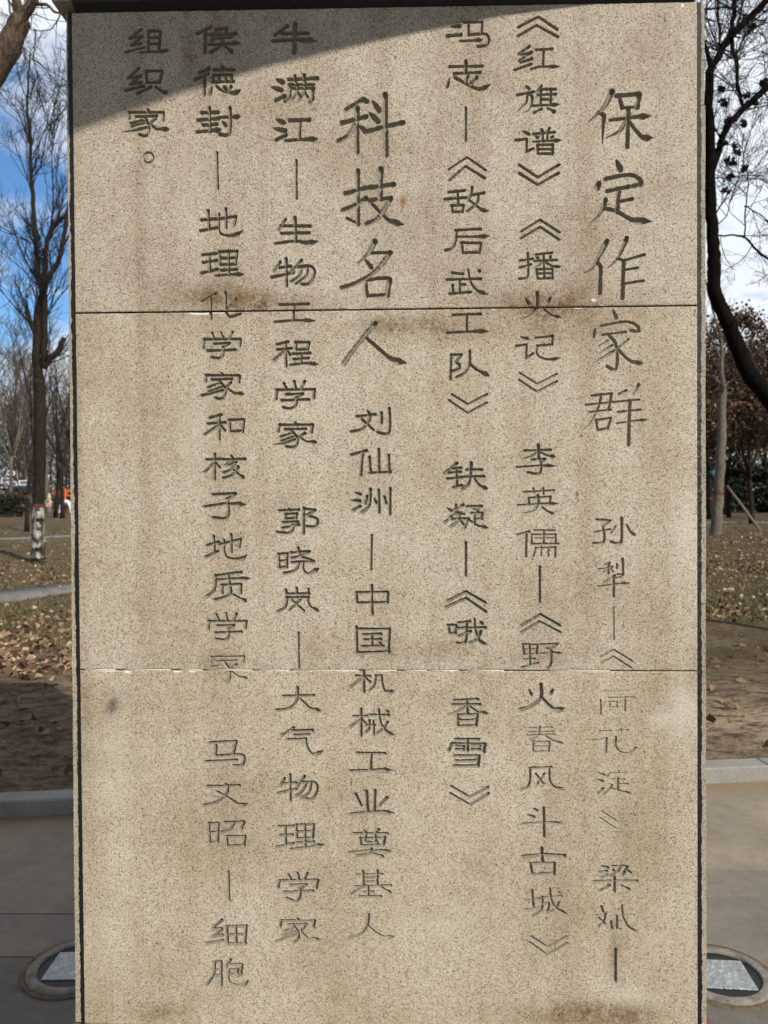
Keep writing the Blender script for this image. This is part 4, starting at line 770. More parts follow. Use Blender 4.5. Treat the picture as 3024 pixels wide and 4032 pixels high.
    for k, g in enumerate(ids):
        qq = gq[st[k]:st[k+1]]
        if len(qq) < 12:
            continue
        u, iv = np.unique(qq, return_inverse=True)
        dep = float(GL[g].split('|')[0])
        ink = np.full(len(u), float(np.clip(dep*1.0-0.20, 0.35, 0.80)))
        nm = 'carved_mark' if g in MARKS else 'carved_character'
        o = mesh(nm, V[u], iv.reshape(-1, 4), CARVED, so, False, {'ink': ink}, monument)
    return so


MARKS = {i for i, l in enumerate(GL) if l.count(';') <= 1 and all(len(s.split('/')[0].split()) in (2, 3) or len(s.split('/')[0].split()) > 8 for s in l.split('|')[1].split(';'))}


def chipset(seed, n, side, rmax):
    r = np.random.default_rng(seed)
    return [(float(r.uniform(-590, 590)), side, (float(r.uniform(1.5, rmax)), float(r.uniform(1.0, 2.6))), float(r.uniform(.8, 2))) for _ in range(n)]


A = chipset(1, 16, 0, 6) + [(-600+545, 0, (20, 3.2), 1.5)]
B = chipset(2, 10, 1, 5) + [(mm(790, 1230)[0], 1, (26, 5.5), 2.2), (mm(860, 1222)[0], 1, (30, 3), 1.6), (mm(2275, 1215)[0], 1, (9, 2.6), 1.6)] + chipset(3, 10, 0, 5)
C_ = chipset(4, 26, 1, 8) + [(mm(505, 2645)[0], 1, (9, 6), 2), (mm(700, 2645)[0], 1, (12, 5), 2), (mm(760, 2645)[0], 1, (9, 4), 2), (mm(430, 2640)[0], 1, (22, 3), 1.6)]
A += [((mm(2338, 1180)[0], mm(2338, 1180)[1]), 2, (6, 4.5), 1.6), ((mm(2690, 15)[0], mm(2690, 15)[1]), 2, (5, 9), 2.0)]
slab(J1, TOP, A, 11, .85)
slab(lambda x: J2(x)+0.0012, lambda x: J1(x)-0.0034, B, 12, .3)
slab(BOT, lambda x: J2(x)-0.0012, C_, 13, .0)

# grout in the second joint, mastic round the slabs, the granite behind
g = MB()
x = XL+0.01
while x < XR-0.01:
    L = rng.uniform(.03, .13)
    if rng.random() < .72:
        x2 = min(x+L, XR-.004)
        za = float(J2(x)); zc = float(J2(x2))
        g.add([(x, .0002, za-.0012), (x2, .0002, zc-.0012), (x2, .0002, zc+.0004), (x, .0002, za+.0004),
               (x, .012, za-.0012), (x2, .012, zc-.0012), (x2, .012, zc+.0004), (x, .012, za+.0004)],
              [(0, 1, 2, 3), (4, 7, 6, 5), (0, 4, 5, 1), (3, 2, 6, 7), (0, 3, 7, 4), (1, 5, 6, 2)])
    x += L+rng.uniform(0, .03)
GROUT = simple('white_grout', (.72, .68, .6), .9, .15, 200, .3)
g.build('grout', GROUT, monument)


def bead(name, side, segs, mat):
    """a run of sealant up the edge of the slabs, its outer edge ragged"""
    V = []; F = []
    zs = np.arange(segs[0], segs[1]+.006, .006)
    n = len(zs)
    wob = fbm((n, 3), (max(2, n//9), 1), 31+side, 2)[:, 1]
    for i, z in enumerate(zs):
        xi = side*0.5994
        xo = side*(0.6092+0.0022*wob[i]+0.0007*rng.normal()+.0022*max(0, wob[(i*3+11) % n]-.45))
        V += [(xi, .0025, z), (xo, .0030, z), (xo, .02, z), (xi, .02, z)]
    for i in range(n-1):
        for a, b in ((0, 1), (1, 2), (2, 3), (3, 0)):
            F.append((i*4+a, i*4+b, i*4+4+b, i*4+4+a))
    F += [(0, 1, 2, 3), ((n-1)*4+3, (n-1)*4+2, (n-1)*4+1, (n-1)*4)]
    return mesh(name, V, F, mat, monument)


bead('sealant_strip', -1, (.471, 2.447), SEAL)
bead('sealant_strip', 1, (.468, 1.75), SEAL)
bead('sealant_strip', 1, (1.75, 2.445), SEAL_GREY)


def side_panel(side, z0, z1, x0, x1):
    zs = np.linspace(z0, z1, max(3, int((z1-z0)/.012)))
    n = len(zs); V = []; F = []
    rg = fbm((n, 3), (max(2, n//5), 1), int(z0*100)+side, 3)[:, 1]
    for i, z in enumerate(zs):
        t = (z-.47)/1.98
        xo = side*(x0+(x1-x0)*t)
        xr = side*(abs(xo)-max(0, .0016*rg[i]+.0004))
        xin = side*.6080
        V += [(xin, .0042, z), (xr, .0035, z), (xo, .0060, z), (xo, .46, z), (xin, .46, z)]
    for i in range(n-1):
        for a, b in ((0, 1), (1, 2), (2, 3), (3, 4), (4, 0)):
            F.append((i*5+a, i*5+b, i*5+5+b, i*5+5+a))
    F += [(0, 1, 2, 3, 4), tuple((n-1)*5+k for k in (4, 3, 2, 1, 0))]
    return mesh('side_panel', V, F, STONE_SIDE, monument)


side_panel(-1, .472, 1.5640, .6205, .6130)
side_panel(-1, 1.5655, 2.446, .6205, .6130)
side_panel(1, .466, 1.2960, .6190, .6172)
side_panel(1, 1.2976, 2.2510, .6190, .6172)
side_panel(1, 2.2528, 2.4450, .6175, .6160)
MB().box(-.602, .602, .0265, .455, .4616, 2.44).build('core', CORE, monument)
MB().box(-.6, .6, .456, .481, .4616, 2.445).build('back_panel', STONE_SIDE, monument)

# plinth, cornice and cap, then unseen pieces added overhead for their shadows
pl = MB().bevbox(-.634, .643, -.03, .52, .0, .4615, .006)
pl.build('plinth', REDGRAN, monument)
cx = MB()
prof = [(-.016, 2.4585), (-.018, 2.468), (-.040, 2.52), (-.052, 2.60), (-.052, 2.66)]


def cornice_run(x0, x1, flare):
    V = []; F = []
    for k, (y, z) in enumerate(prof):
        V += [(x0-flare*(abs(y)-.016), y, z), (x1, y, z), (x1, .05, z), (x0-flare*(abs(y)-.016), .05, z)]
    n = len(prof)
    for i in range(n-1):
        for a in range(4):
            b = (a+1) % 4
            F.append((i*4+a, i*4+b, i*4+4+b, i*4+4+a))
    F += [(3, 2, 1, 0), tuple((n-1)*4+k for k in range(4))]
    return V, F


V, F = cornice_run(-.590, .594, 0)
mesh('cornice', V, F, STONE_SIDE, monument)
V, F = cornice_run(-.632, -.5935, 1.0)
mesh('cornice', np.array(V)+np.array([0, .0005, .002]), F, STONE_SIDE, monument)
MB().box(-.5932, -.5902, -.012, .02, 2.4570, 2.60).build('sealant_strip', SEAL, monument)
zz = MB()
xs = np.linspace(-.592, .594, 90)
wob = fbm((90, 3), (24, 1), 77, 2)[:, 1]
V = []; F = []
for i, x in enumerate(xs):
    zt_ = 2.4605+.0012*wob[i]+(.004*max(0, (x+.45)/1.05))
    z0_ = float(TOP(x))-.0002
    V += [(x, -.001, z0_), (x, -.0178, zt_-.004), (x, -.0186, zt_+.0035), (x, .02, zt_), (x, .02, z0_)]
for i in range(89):
    for a in range(5):
        F.append((i*5+a, i*5+(a+1) % 5, i*5+5+(a+1) % 5, i*5+5+a))
F += [(0, 1, 2, 3, 4), tuple(89*5+k for k in (4, 3, 2, 1, 0))]
mesh('sealant_strip', V, F, SEAL, monument)  # sealant, carried black over the cornice underside to stand in for its shade
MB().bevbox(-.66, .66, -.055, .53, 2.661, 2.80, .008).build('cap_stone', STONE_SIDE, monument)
edge = []
shadow_edge = [(2351, 16, .34), (1960, 66, .62), (1500, 159, 1.02), (1046, 267, 1.45), (720, 367, 1.80), (283, 527, 2.35)]
for px, py, k in shadow_edge:
    x_, z_ = mm(px, py)
    edge.append(np.array([x_/1000, 0, z_/1000])+S*k)
edge = np.array(edge)
back = edge[0]+(edge[0]-edge[1])*np.array([1, 1, .3])
edge = np.concatenate([[np.array([edge[0][0], .5, edge[0][2]-.02])], edge])
V = []; F = []
m_ = len(edge)
for i, e in enumerate(edge):
    t = max(0, (i-1)/(m_-2))
    xl = -0.60*(1-t)+(e[0]-.05)*t
    for h in (0, .05):
        V += [(xl, e[1], e[2]+h+.0), (e[0], e[1], e[2]+h)]
for i in range(m_-1):
    a = i*4; b = a+4
    F += [(a, a+1, b+1, b), (a+2, b+2, b+3, a+3), (a+1, a+3, b+3, b+1), (a, b, b+2, a+2)]
F += [(0, 2, 3, 1), (4*m_-4, 4*m_-3, 4*m_-1, 4*m_-2)]
mesh('shadow_wing', V, F, STONE_SIDE, monument)  # unseen wing added and shaped to throw the slanting shadow on the slabs
MB().box(-.5, .45, .05, .45, 2.801, 3.6).build('shadow_block', STONE_SIDE, monument)  # unseen block added to lengthen the shadow on the ground

# ------------------------------------------------------------------ ground, kerb, paving
HOR = 1971.0
PX = lambda px, py, z=0.0: on_z(px, py, z)
KERB = lambda x: 2.355+0.128*x


def terrain_z(x, y):
    d = y+CD
    return 0.055+0.011*np.maximum(0, d-22)


m, nt, b, v = material('paving_concrete', 0.85, 0.3)
f = noise(nt, v, 3.2, 6, .62)
f2 = noise(nt, v, 160, 3)
f3 = noise(nt, v, 22, 5, .65)
c = ramp(nt, f, [(0.3, (.20, .173, .138)), (0.55, (.28, .240, .185)), (0.75, (.345, .29, .212))])
c = mix(nt, .6, c, ramp(nt, f2, [(.3, .7), (.7, 1.25)]), 'MULTIPLY')
c = mix(nt, .7, c, ramp(nt, f3, [(.3, .78), (.55, 1.0), (.75, 1.12)]), 'MULTIPLY')
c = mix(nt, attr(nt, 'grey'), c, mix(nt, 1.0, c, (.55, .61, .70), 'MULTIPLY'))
dust = mth(nt, 'MULTIPLY', attr(nt, 'dust'), ramp(nt, f3, [(.3, .2), (.6, 1.0)]))
c = mix(nt, dust, c, (.27, .19, .11))
nt.links.new(c, b.inputs['Base Color'])
bump(nt, b, f2, .35, .002)
PAVE = m
m, nt, b, v = material('kerb_granite', .85, .25)
f2 = noise(nt, v, 150, 3)
c = ramp(nt, f2, [(.3, (.20, .195, .18)), (.7, (.36, .35, .32))])
c = mix(nt, .6, c, ramp(nt, noise(nt, v, 6, 5), [(.3, .75), (.7, 1.12)]), 'MULTIPLY')
nt.links.new(c, b.inputs['Base Color']); bump(nt, b, f2, .4, .002)
KERBM = m

m, nt, b, v = material('bare_soil', .95, .1)
f = noise(nt, v, 1.3, 7, .65)
f2 = noise(nt, scaled(nt, v, (1, 1.6, 1)), 9, 8, .7)
f3 = noise(nt, v, 55, 4, .65)
dark_s = ramp(nt, f2, [(.32, (.045, .032, .021)), (.45, (.14, .100, .065)), (.57, (.25, .187, .125)), (.72, (.35, .27, .185))])
sandy = ramp(nt, f2, [(.34, (.075, .052, .034)), (.43, (.21, .155, .10)), (.52, (.43, .33, .225)), (.75, (.58, .46, .32))])
c = mix(nt, mth(nt, 'MULTIPLY', attr(nt, 'pathness'), ramp(nt, f, [(.36, .15), (.56, 1.0)])), dark_s, sandy)
gr = mth(nt, 'MULTIPLY', attr(nt, 'grass'), ramp(nt, f, [(.35, .25), (.6, 1.0)]))
gc = ramp(nt, f3, [(.3, (.030, .025, .012)), (.55, (.098, .078, .042)), (.72, (.20, .155, .088))])
c = mix(nt, gr, c, gc)
nt.links.new(c, b.inputs['Base Color'])
hh = mth(nt, 'ADD', mth(nt, 'MULTIPLY', f2, 2.0), f3)
bump(nt, b, hh, .9, .03)
SOIL = m

# soil and rough grass, one sheet from the kerb to the horizon
ys = np.concatenate([np.linspace(0, 1, 40)**1.2*4, 4+np.linspace(0, 1, 70)[1:]**1.5*60, 64+np.linspace(0, 1, 30)[1:]**2*900])
us = np.linspace(-1, 1, 161)
Vg = []; gat = []; pat = []
bumpy = fbm((len(ys), len(us)), (20, 26), 5, 4)


def seg_d(px, py, a, b2):
    d = b2-a; t = max(0, min(1, ((px-a[0])*d[0]+(py-a[1])*d[1])/(d @ d)))
    return math.hypot(px-a[0]-t*d[0], py-a[1]-t*d[1])


for i, yy in enumerate(ys):
    half = 7+yy*1.9
    for j, u in enumerate(us):
        x = u*half
        y = KERB(max(-20, min(20, x)))+.128+yy
        a = min(1, yy/.5)
        z = terrain_z(x, y)+a*bumpy[i, j]*(.045 if yy < 6 else .09)
        Vg.append((x, y, float(z)))
        g_ = 0.0
        if x < 0:
            g_ = np.clip((y-5.4)/1.2, 0, .75)
        else:
            g_ = np.clip((y-4.2)/1.6, 0, 1.0)
        gat.append(float(np.clip(g_+.5*bumpy[i, j], 0, 1))); pat.append(float(np.clip((4.75-y)/1.0, 0, 1)*np.clip((x+.3)/.8, .12, 1)+.35*max(0, bumpy[i, j])))
nu = len(us)
Fg = [(i*nu+j, i*nu+j+1, (i+1)*nu+j+1, (i+1)*nu+j) for i in range(len(ys)-1) for j in range(nu-1)]
tag(mesh('ground', Vg, np.array(Fg), SOIL, None, True, {'grass': gat, 'pathness': pat}), kind='structure')
_ys0 = np.array(ys)


def gz(x, y):
    """height of the sheet of soil at (x, y)"""
    yy = y-KERB(max(-20, min(20, x)))-.128
    i = int(np.clip(np.searchsorted(ys, yy)-1, 0, len(ys)-2))
    t = np.clip((yy-ys[i])/(ys[i+1]-ys[i]), 0, 1)
    half = 7+yy*1.9
    jf = np.clip((x/half+1)/2*(nu-1), 0, nu-1.001); j = int(jf); s = jf-j

    def h(ii, jj):
        return Vg[ii*nu+jj][2]
    return float((h(i, j)*(1-s)+h(i, j+1)*s)*(1-t)+(h(i+1, j)*(1-s)+h(i+1, j+1)*s)*t)


# the paved square: a dark bed and separate plates with open joints
MB().box(-14, 14, -9, 4.6, -.06, -.006).build('paving_bed', simple('joint_sand', (.075, .055, .037), .95, .3, 60), None)
tag(bpy.data.objects['paving_bed'], kind='structure')
V = []; F = []; gr_ = []; du_ = []
yj = [-8.6, -6.8, -5.0, -3.2, -1.4, -.6, .35, 1.003, 1.268]
yr = [-8.6, -6.8, -5.0, -3.2, -1.4, -.6, .78, 1.402, 1.612]
xj = [-13, -10.2, -7.4, -4.6, -2.6, .2]
xk = [.2, 3.0, 5.8, 8.6, 11.4]


def plate(x0, x1, y0, y1, greyv, sub=6, gp=.0022):
    global V, F
    n = len(V)
    xs_ = np.linspace(x0+.003, x1-.003, sub); ys_ = np.linspace(0, 1, sub)
    for t in ys_:
        for x in xs_:
            ya = (y0(x) if callable(y0) else y0)+gp; yb = (y1(x) if callable(y1) else y1)-gp
            y = ya+(yb-ya)*t
            V.append((x, y, 0.0)); gr_.append(greyv)
            dk = KERB(x)-y
            du_.append(float(np.clip(1.1-dk/.22, 0, 1)))
    for i in range(sub-1):
        for j in range(sub-1):
            a = n+i*sub+j
            F.append((a, a+1, a+1+sub, a+sub))


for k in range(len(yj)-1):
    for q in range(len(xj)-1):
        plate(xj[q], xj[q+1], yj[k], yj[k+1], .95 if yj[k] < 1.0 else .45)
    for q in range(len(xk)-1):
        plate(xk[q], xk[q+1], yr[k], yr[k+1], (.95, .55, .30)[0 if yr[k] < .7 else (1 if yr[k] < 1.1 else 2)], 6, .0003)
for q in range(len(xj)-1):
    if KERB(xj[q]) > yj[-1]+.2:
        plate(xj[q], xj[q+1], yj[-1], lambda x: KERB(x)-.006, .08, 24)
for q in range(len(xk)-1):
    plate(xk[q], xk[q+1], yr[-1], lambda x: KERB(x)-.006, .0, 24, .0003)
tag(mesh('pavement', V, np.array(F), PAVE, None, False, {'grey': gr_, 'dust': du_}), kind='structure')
kb = MB()
ang = math.atan(.128); ca, sa = math.cos(ang), math.sin(ang)
for k in range(-12, 12):
    m1 = MB().bevbox(k*1.0+.003, k*1.0+.997, 0, .128, -.05, .078+.002*random.random(), .008)
    Vk = m1.v[0]
    W = np.stack([Vk[:, 0]*ca-Vk[:, 1]*sa, 2.355+Vk[:, 0]*sa+Vk[:, 1]*ca, Vk[:, 2]], 1)
    kb.add(W, m1.f)
tag(kb.build('kerb', KERBM), kind='structure')

# narrow paved paths across the grass
PATHM = simple('path_concrete', (.17, .165, .158), .9, .25, 6, .1)


def path(name, pts, w):
    V = []; F = []
    P = np.array(pts, float)
    seg = np.linalg.norm(np.diff(P, axis=0), axis=1); cum = np.concatenate([[0], np.cumsum(seg)])
    n = int(cum[-1]/.35)+2
    Q = np.stack([np.interp(np.linspace(0, cum[-1], n), cum, P[:, i]) for i in (0, 1)], 1)
    T = np.gradient(Q, axis=0); T /= np.linalg.norm(T, axis=1)[:, None]
    for q, t in zip(Q, T):
        nrm = np.array([-t[1], t[0]])
        hs = [gz(*(q+nrm*w*s)) for s in (-.5, -.25, 0, .25, .5)]
        z = max(hs)+.012
        for s in (-.5, .5):
            e = q+nrm*w*s
            V += [(e[0], e[1], z), (e[0], e[1], z-.15)]
    for i in range(n-1):
        a = i*4; b2 = a+4
        F += [(a, b2, b2+2, a+2), (a, a+1, b2+1, b2), (a+2, b2+2, b2+3, a+3)]
    return tag(mesh(name, V, np.array(F), PATHM), kind='structure')


path('path', [PX(-700, 2460, .06)[:2], PX(-150, 2362, .06)[:2], PX(140, 2322, .06)[:2], PX(300, 2302, .06)[:2], PX(560, 2262, .07)[:2]], 1.25)
path('path', [at(-900, 2120, 30)[:2]+0, at(0, 2100, 29.5)[:2], at(280, 2093, 31)[:2], at(900, 2080, 34)[:2]], 1.5)
path('path', [at(2500, 2060, 40)[:2], at(2900, 2050, 40)[:2], at(3024, 2050, 39)[:2], at(3500, 2050, 37)[:2]], 2.2)

# ------------------------------------------------------------------ lights let into the paving
RIM = simple('cast_rim', (.21, .19, .165), .85, .4, 28, .3)
RIMD = simple('mortar_ring', (.13, .10, .07), .95, .4, 60, .4)
WELL = simple('lamp_well', (.012, .014, .017), .5, .2, 30)
m, nt, b, v = material('lamp_reflector', .38, .6)
f = noise(nt, v, 75, 4, .6)
c = ramp(nt, f, [(.3, (.24, .265, .26)), (.55, (.40, .43, .42)), (.75, (.78, .81, .80))])
nt.links.new(c, b.inputs['Base Color'])
b.inputs['Metallic'].default_value = .25
bump(nt, b, mth(nt, 'POWER', f, 2.0), .8, .012)
REFL = m
m, nt, b, v = material('lamp_glass', .06, .5)
b.inputs['Transmission Weight'].default_value = 1.0
b.inputs['IOR'].default_value = 1.25
b.inputs['Base Color'].default_value = (.93, .97, .96, 1)
GLASS = m


def ground_light(x, y, label, tilt, off):
    t = empty('in_ground_light', (x, y, 0))
    tag(t, label, 'ground light', 'lights let into the paving')
    MB().lathe((x, y, 0), [(.117, -.03), (.117, .008), (.121, .0105), (.145, .0105), (.150, .006), (.151, -.03)], 48, False).build('rim', RIM, t, True)
    MB().lathe((x, y, 0), [(.150, .0035), (.158, .0052), (.168, .0035), (.170, -.02)], 48, False).build('mortar_ring', RIMD, t, True)
    MB().lathe((x, y, 0), [(.117, .003), (.117, -.045), (.02, -.046)], 40).build('well', WELL, t)
    r = MB().bevbox(-.079, .079, -.074, .074, -.002, .002, .001)
    Vr = r.v[0]
    c1, s1 = math.cos(tilt), math.sin(tilt)
    W = np.stack([Vr[:, 0]*c1-Vr[:, 1]*s1+x+off[0], Vr[:, 0]*s1+Vr[:, 1]*c1+y+off[1], Vr[:, 2]+.0045], 1)
    mesh('reflector', W, r.f, REFL, t)


ground_light(1.029, .925, 'round light set in sunlit paving with a sparkling white square plate', math.radians(-4), (.006, 0))
ground_light(-1.026, .950, 'round light set in shaded grey paving with a dull square plate', math.radians(2), (-.004, 0))

# ------------------------------------------------------------------ trees
def bark(name, c, var=.45, sc=9):
    m, nt, b, v = material(name, .9, .15)
    f = noise(nt, scaled(nt, v, (1, 1, .22)), sc*4, 6, .65)
    f2 = noise(nt, v, sc*.5, 4)
    lo = tuple(x*(1-var) for x in c); hi = tuple(x*(1+var) for x in c)
    cc = ramp(nt, f, [(.35, lo), (.62, hi)])
    cc = mix(nt, .6, cc, ramp(nt, f2, [(.3, .7), (.7, 1.25)]), 'MULTIPLY')
    nt.links.new(cc, b.inputs['Base Color'])
    bump(nt, b, f, .7, .02)
    return m, nt, b, v


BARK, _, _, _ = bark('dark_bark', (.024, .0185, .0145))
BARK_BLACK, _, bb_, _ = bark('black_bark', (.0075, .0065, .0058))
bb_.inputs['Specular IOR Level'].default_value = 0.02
BARK_GREY, _, _, _ = bark('grey_bark', (.135, .118, .098))
BARK_WARM, _, _, _ = bark('brown_bark', (.085, .062, .043))
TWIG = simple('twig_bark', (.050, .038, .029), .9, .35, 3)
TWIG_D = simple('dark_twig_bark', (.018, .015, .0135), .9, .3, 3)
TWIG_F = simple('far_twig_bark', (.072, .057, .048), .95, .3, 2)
m, nt, b, v = bark('whitewashed_bark', (.05, .042, .034))
f = noise(nt, scaled(nt, v, (1, 1, .5)), 9, 6, .7)
wm = ramp(nt, f, [(.47, 0.0), (.60, 1.0)])
base = [l for l in nt.links if l.to_socket == b.inputs['Base Color']][0].from_socket
nt.links.new(mix(nt, mth(nt, 'MULTIPLY', wm, .8), base, (.58, .57, .54)), b.inputs['Base Color'])
WHITEWASH = m
REDBAND = simple('red_paint_band', (.12, .032, .03), .85, .4, 14)


def unit(v):
    return v/(np.linalg.norm(v)+1e-12)


def rnd_perp(d, r):
    v = r.normal(size=3); v -= d*(v @ d)
    return unit(v)


def grow(mb, p0, d0, L, r0, level, r, up, nseg=5, kids=None, ang=(25, 55), leafs=None, n=4, minr=.002, wig=.13):
    """one branch with its side branches"""
    pts = [np.array(p0)]; d = unit(np.array(d0))
    for i in range(nseg):
        d = unit(d + wig*r.normal(size=3) + np.array([0, 0, up]))
        pts.append(pts[-1]+d*L/nseg)
    pts = np.array(pts)
    rads = np.linspace(r0, max(minr, r0*.35), nseg+1)
    mb.tube(pts, rads, n if level > 0 else 3, cap=False)
    if leafs is not None and level <= 0:
        leafs.append(pts)
    if level <= 0:
        return
    nk = kids if kids is not None else int(r.integers(4, 7))
    for k in range(nk):
        t = r.uniform(.22, .98)
        i = min(int(t*nseg), nseg-1); f_ = t*nseg-i
        p = pts[i]*(1-f_)+pts[i+1]*f_
        dd = unit(pts[i+1]-pts[i])
        a = math.radians(r.uniform(*ang))
        nd = dd*math.cos(a)+rnd_perp(dd, r)*math.sin(a)
        grow(mb, p, nd, L*r.uniform(.38, .66)*(1.1-.4*t), max(minr, r0*(1-.6*t)*.55), level-1, r, up, max(3, nseg-1), max(3, nk-1), ang, leafs, n, minr, wig)


def path_pts(lst, d):
    return np.array([at(x, y, d+(w[0] if w else 0)) for x, y, *w in lst])


def dense(P, k=4, jit=0.0, r=None):
    Q = smooth3(P, k)
    if jit:
        Q[1:-1] += r.normal(0, jit, Q[1:-1].shape)
    return Q


def smooth3(P, k=4):
    out = []; n = len(P)
    for i in range(n-1):
        p0, p1, p2, p3 = P[max(i-1, 0)], P[i], P[i+1], P[min(i+2, n-1)]
        for t in np.linspace(0, 1, k+1)[:-1]:
            out.append(0.5*((2*p1)+(p2-p0)*t+(2*p0-5*p1+4*p2-p3)*t*t+(3*p1-p0-3*p2+p3)*t**3))
    out.append(P[-1])
    return np.array(out)


def limb_tree(name, label, group, d, stems, mats, seed, kids=10, klen=(.6, 1.6), level=2, up=.05, twigr=.012, start=.25, base=None, cat='tree', ang=(25, 55), minr=.002, wig=.13, n=9):
    """a tree whose main stems follow given lines (photo pixels at a distance d, widths in pixels)"""
    r = np.random.default_rng(seed)
    t = empty(name, base if base is not None else (0, 0, 0))
    tag(t, label, cat, group)
    tr = MB(); cr = MB()
    lv = []
    for si, (lst, w0, w1, kk) in enumerate(stems):
        P = dense(path_pts(lst, d), 4, .004*d/8, r)
        pr = lambda w: w*.5/3028*d
        rads = np.linspace(pr(w0), pr(w1), len(P))
        if si == 0 and base is not None:
            rads[:3] *= np.array([1.3, 1.12, 1.04])
        rads = rads*(1+r.normal(0, .035, len(P)))
        tr.tube(P, rads, n)
        L = np.linalg.norm(np.diff(P, axis=0), axis=1).sum()
        nk = int(round(kids*kk))
        for k in range(nk):
            tt = r.uniform(start if si == 0 else .1, 1.0)
            i = min(int(tt*(len(P)-1)), len(P)-2)
            p = P[i]; dd = unit(P[i+1]-P[i])
            a = math.radians(r.uniform(*ang))
            nd = dd*math.cos(a)+rnd_perp(dd, r)*math.sin(a)
            grow(cr, p, nd, r.uniform(*klen)*(1.15-.5*tt), max(twigr*.5, min(rads[i]*.5, twigr*r.uniform(.6, 1.3))), level, r, up, 5, None, ang, lv, 5, minr, wig)
    tr.build('trunk', mats[0], t, True)
    cr.build('crown', mats[1], t)
    return t, lv


# the big limb on the left, the tree itself standing outside the picture
base = at(-430, 2480, 8.2); base[2] = gz(base[0], base[1])
limb_tree('bare_tree', 'thick grey brown limb leaning into the upper left corner', 'bare trees around the stele', 8.2,
          [([(-430, 2500), (-420, 1500), (-330, 900), (-160, 480), (0, 236), (52, 140), (85, 70)], 150, 74, .3),
           ([(85, 72), (112, 30), (135, -30), (150, -160), (190, -420)], 46, 20, 1.0),
           ([(85, 72), (66, 20), (58, -60), (40, -200), (0, -420)], 42, 20, 1.0),
           ([(140, 16), (185, 20), (215, 48), (243, 44), (268, 30)], 13, 6, .25),
           ([(243, 46), (218, 92), (198, 115), (140, 120), (115, 106)], 6, 3, .3), ([(140, 120), (136, 190), (130, 240)], 5, 2, .3),
           ([(84, 170), (100, 205), (126, 232), (180, 290), (250, 380)], 5, 2, .8), ([(20, 235), (50, 176), (80, 172)], 6, 4, .2)],
          (BARK_WARM, TWIG_D), 21, 9, (.35, .95), 2, .0, .009, .75, (base[0], base[1], base[2]), minr=.0018, wig=.16)

# the tall forked tree with a whitewashed foot
D1 = 18.6
gb = at(151, 2198, D1)
base = (gb[0], gb[1], gz(gb[0], gb[1])-.03)
st = [([(151, 2206), (150, 2100), (150, 1994), (157, 1850), (158, 1746), (158, 1640), (158, 1572), (155, 1497)], 44, 46, .0),
      ([(155, 1497), (143, 1398), (149, 1293), (158, 1199), (168, 1140), (150, 1099), (144, 1000), (134, 845), (124, 696), (119, 547), (107, 423), (112, 298), (119, 209)], 36, 4, 3.6),
      ([(168, 1149), (178, 1060), (182, 1000), (188, 940), (220, 880), (262, 842), (320, 740)], 24, 12, 1.6),
      ([(172, 1447), (176, 1330), (177, 1200), (180, 1120), (205, 1075), (232, 1020), (248, 945), (262, 860), (290, 700)], 26, 14, 1.6),
      ([(176, 1450), (192, 1415), (219, 1394), (238, 1362), (255, 1331)], 26, 19, .4),
      ([(142, 1310), (130, 1292), (116, 1262), (101, 1229)], 20, 15, .4),
      ([(128, 960), (70, 930), (0, 892), (-80, 850)], 5, 2, .9), ([(118, 560), (60, 420), (10, 350)], 5, 2, .9), ([(122, 640), (165, 540), (205, 460), (215, 380)], 5, 2, .9),
      ([(130, 780), (90, 650), (55, 560)], 5, 2, .8), ([(126, 700), (170, 640), (200, 560)], 5, 2, .8), ([(188, 940), (210, 800), (206, 600), (240, 420)], 8, 2, 1.2)]
t1, _ = limb_tree('bare_tree', 'tall bare tree with a flaking whitewashed foot and a faded red band', 'bare trees around the stele', D1, st,
                  (BARK, TWIG_D), 4, 10, (.7, 1.9), 2, .10, .018, .6, base, ang=(18, 42), minr=.0035)


def foot(t, x, d, y0, y1, w0, w1, mat, name, dx=0):
    P = np.array([at(x, y0, d), at(x+dx*.5, (y0+y1)/2, d), at(x+dx, y1, d)])
    k = .5/3028*d
    MB().tube(P, [w0*k*1.0, (w0*.5+w1*.5)*k, w1*k], 14, False).build(name, mat, t, True)


foot(t1, 150.5, D1, 2203, 1996, 53, 46.5, WHITEWASH, 'whitewash', -.5)
foot(t1, 150, D1, 1997, 1984, 47.5, 47.5, REDBAND, 'red_band', .3)


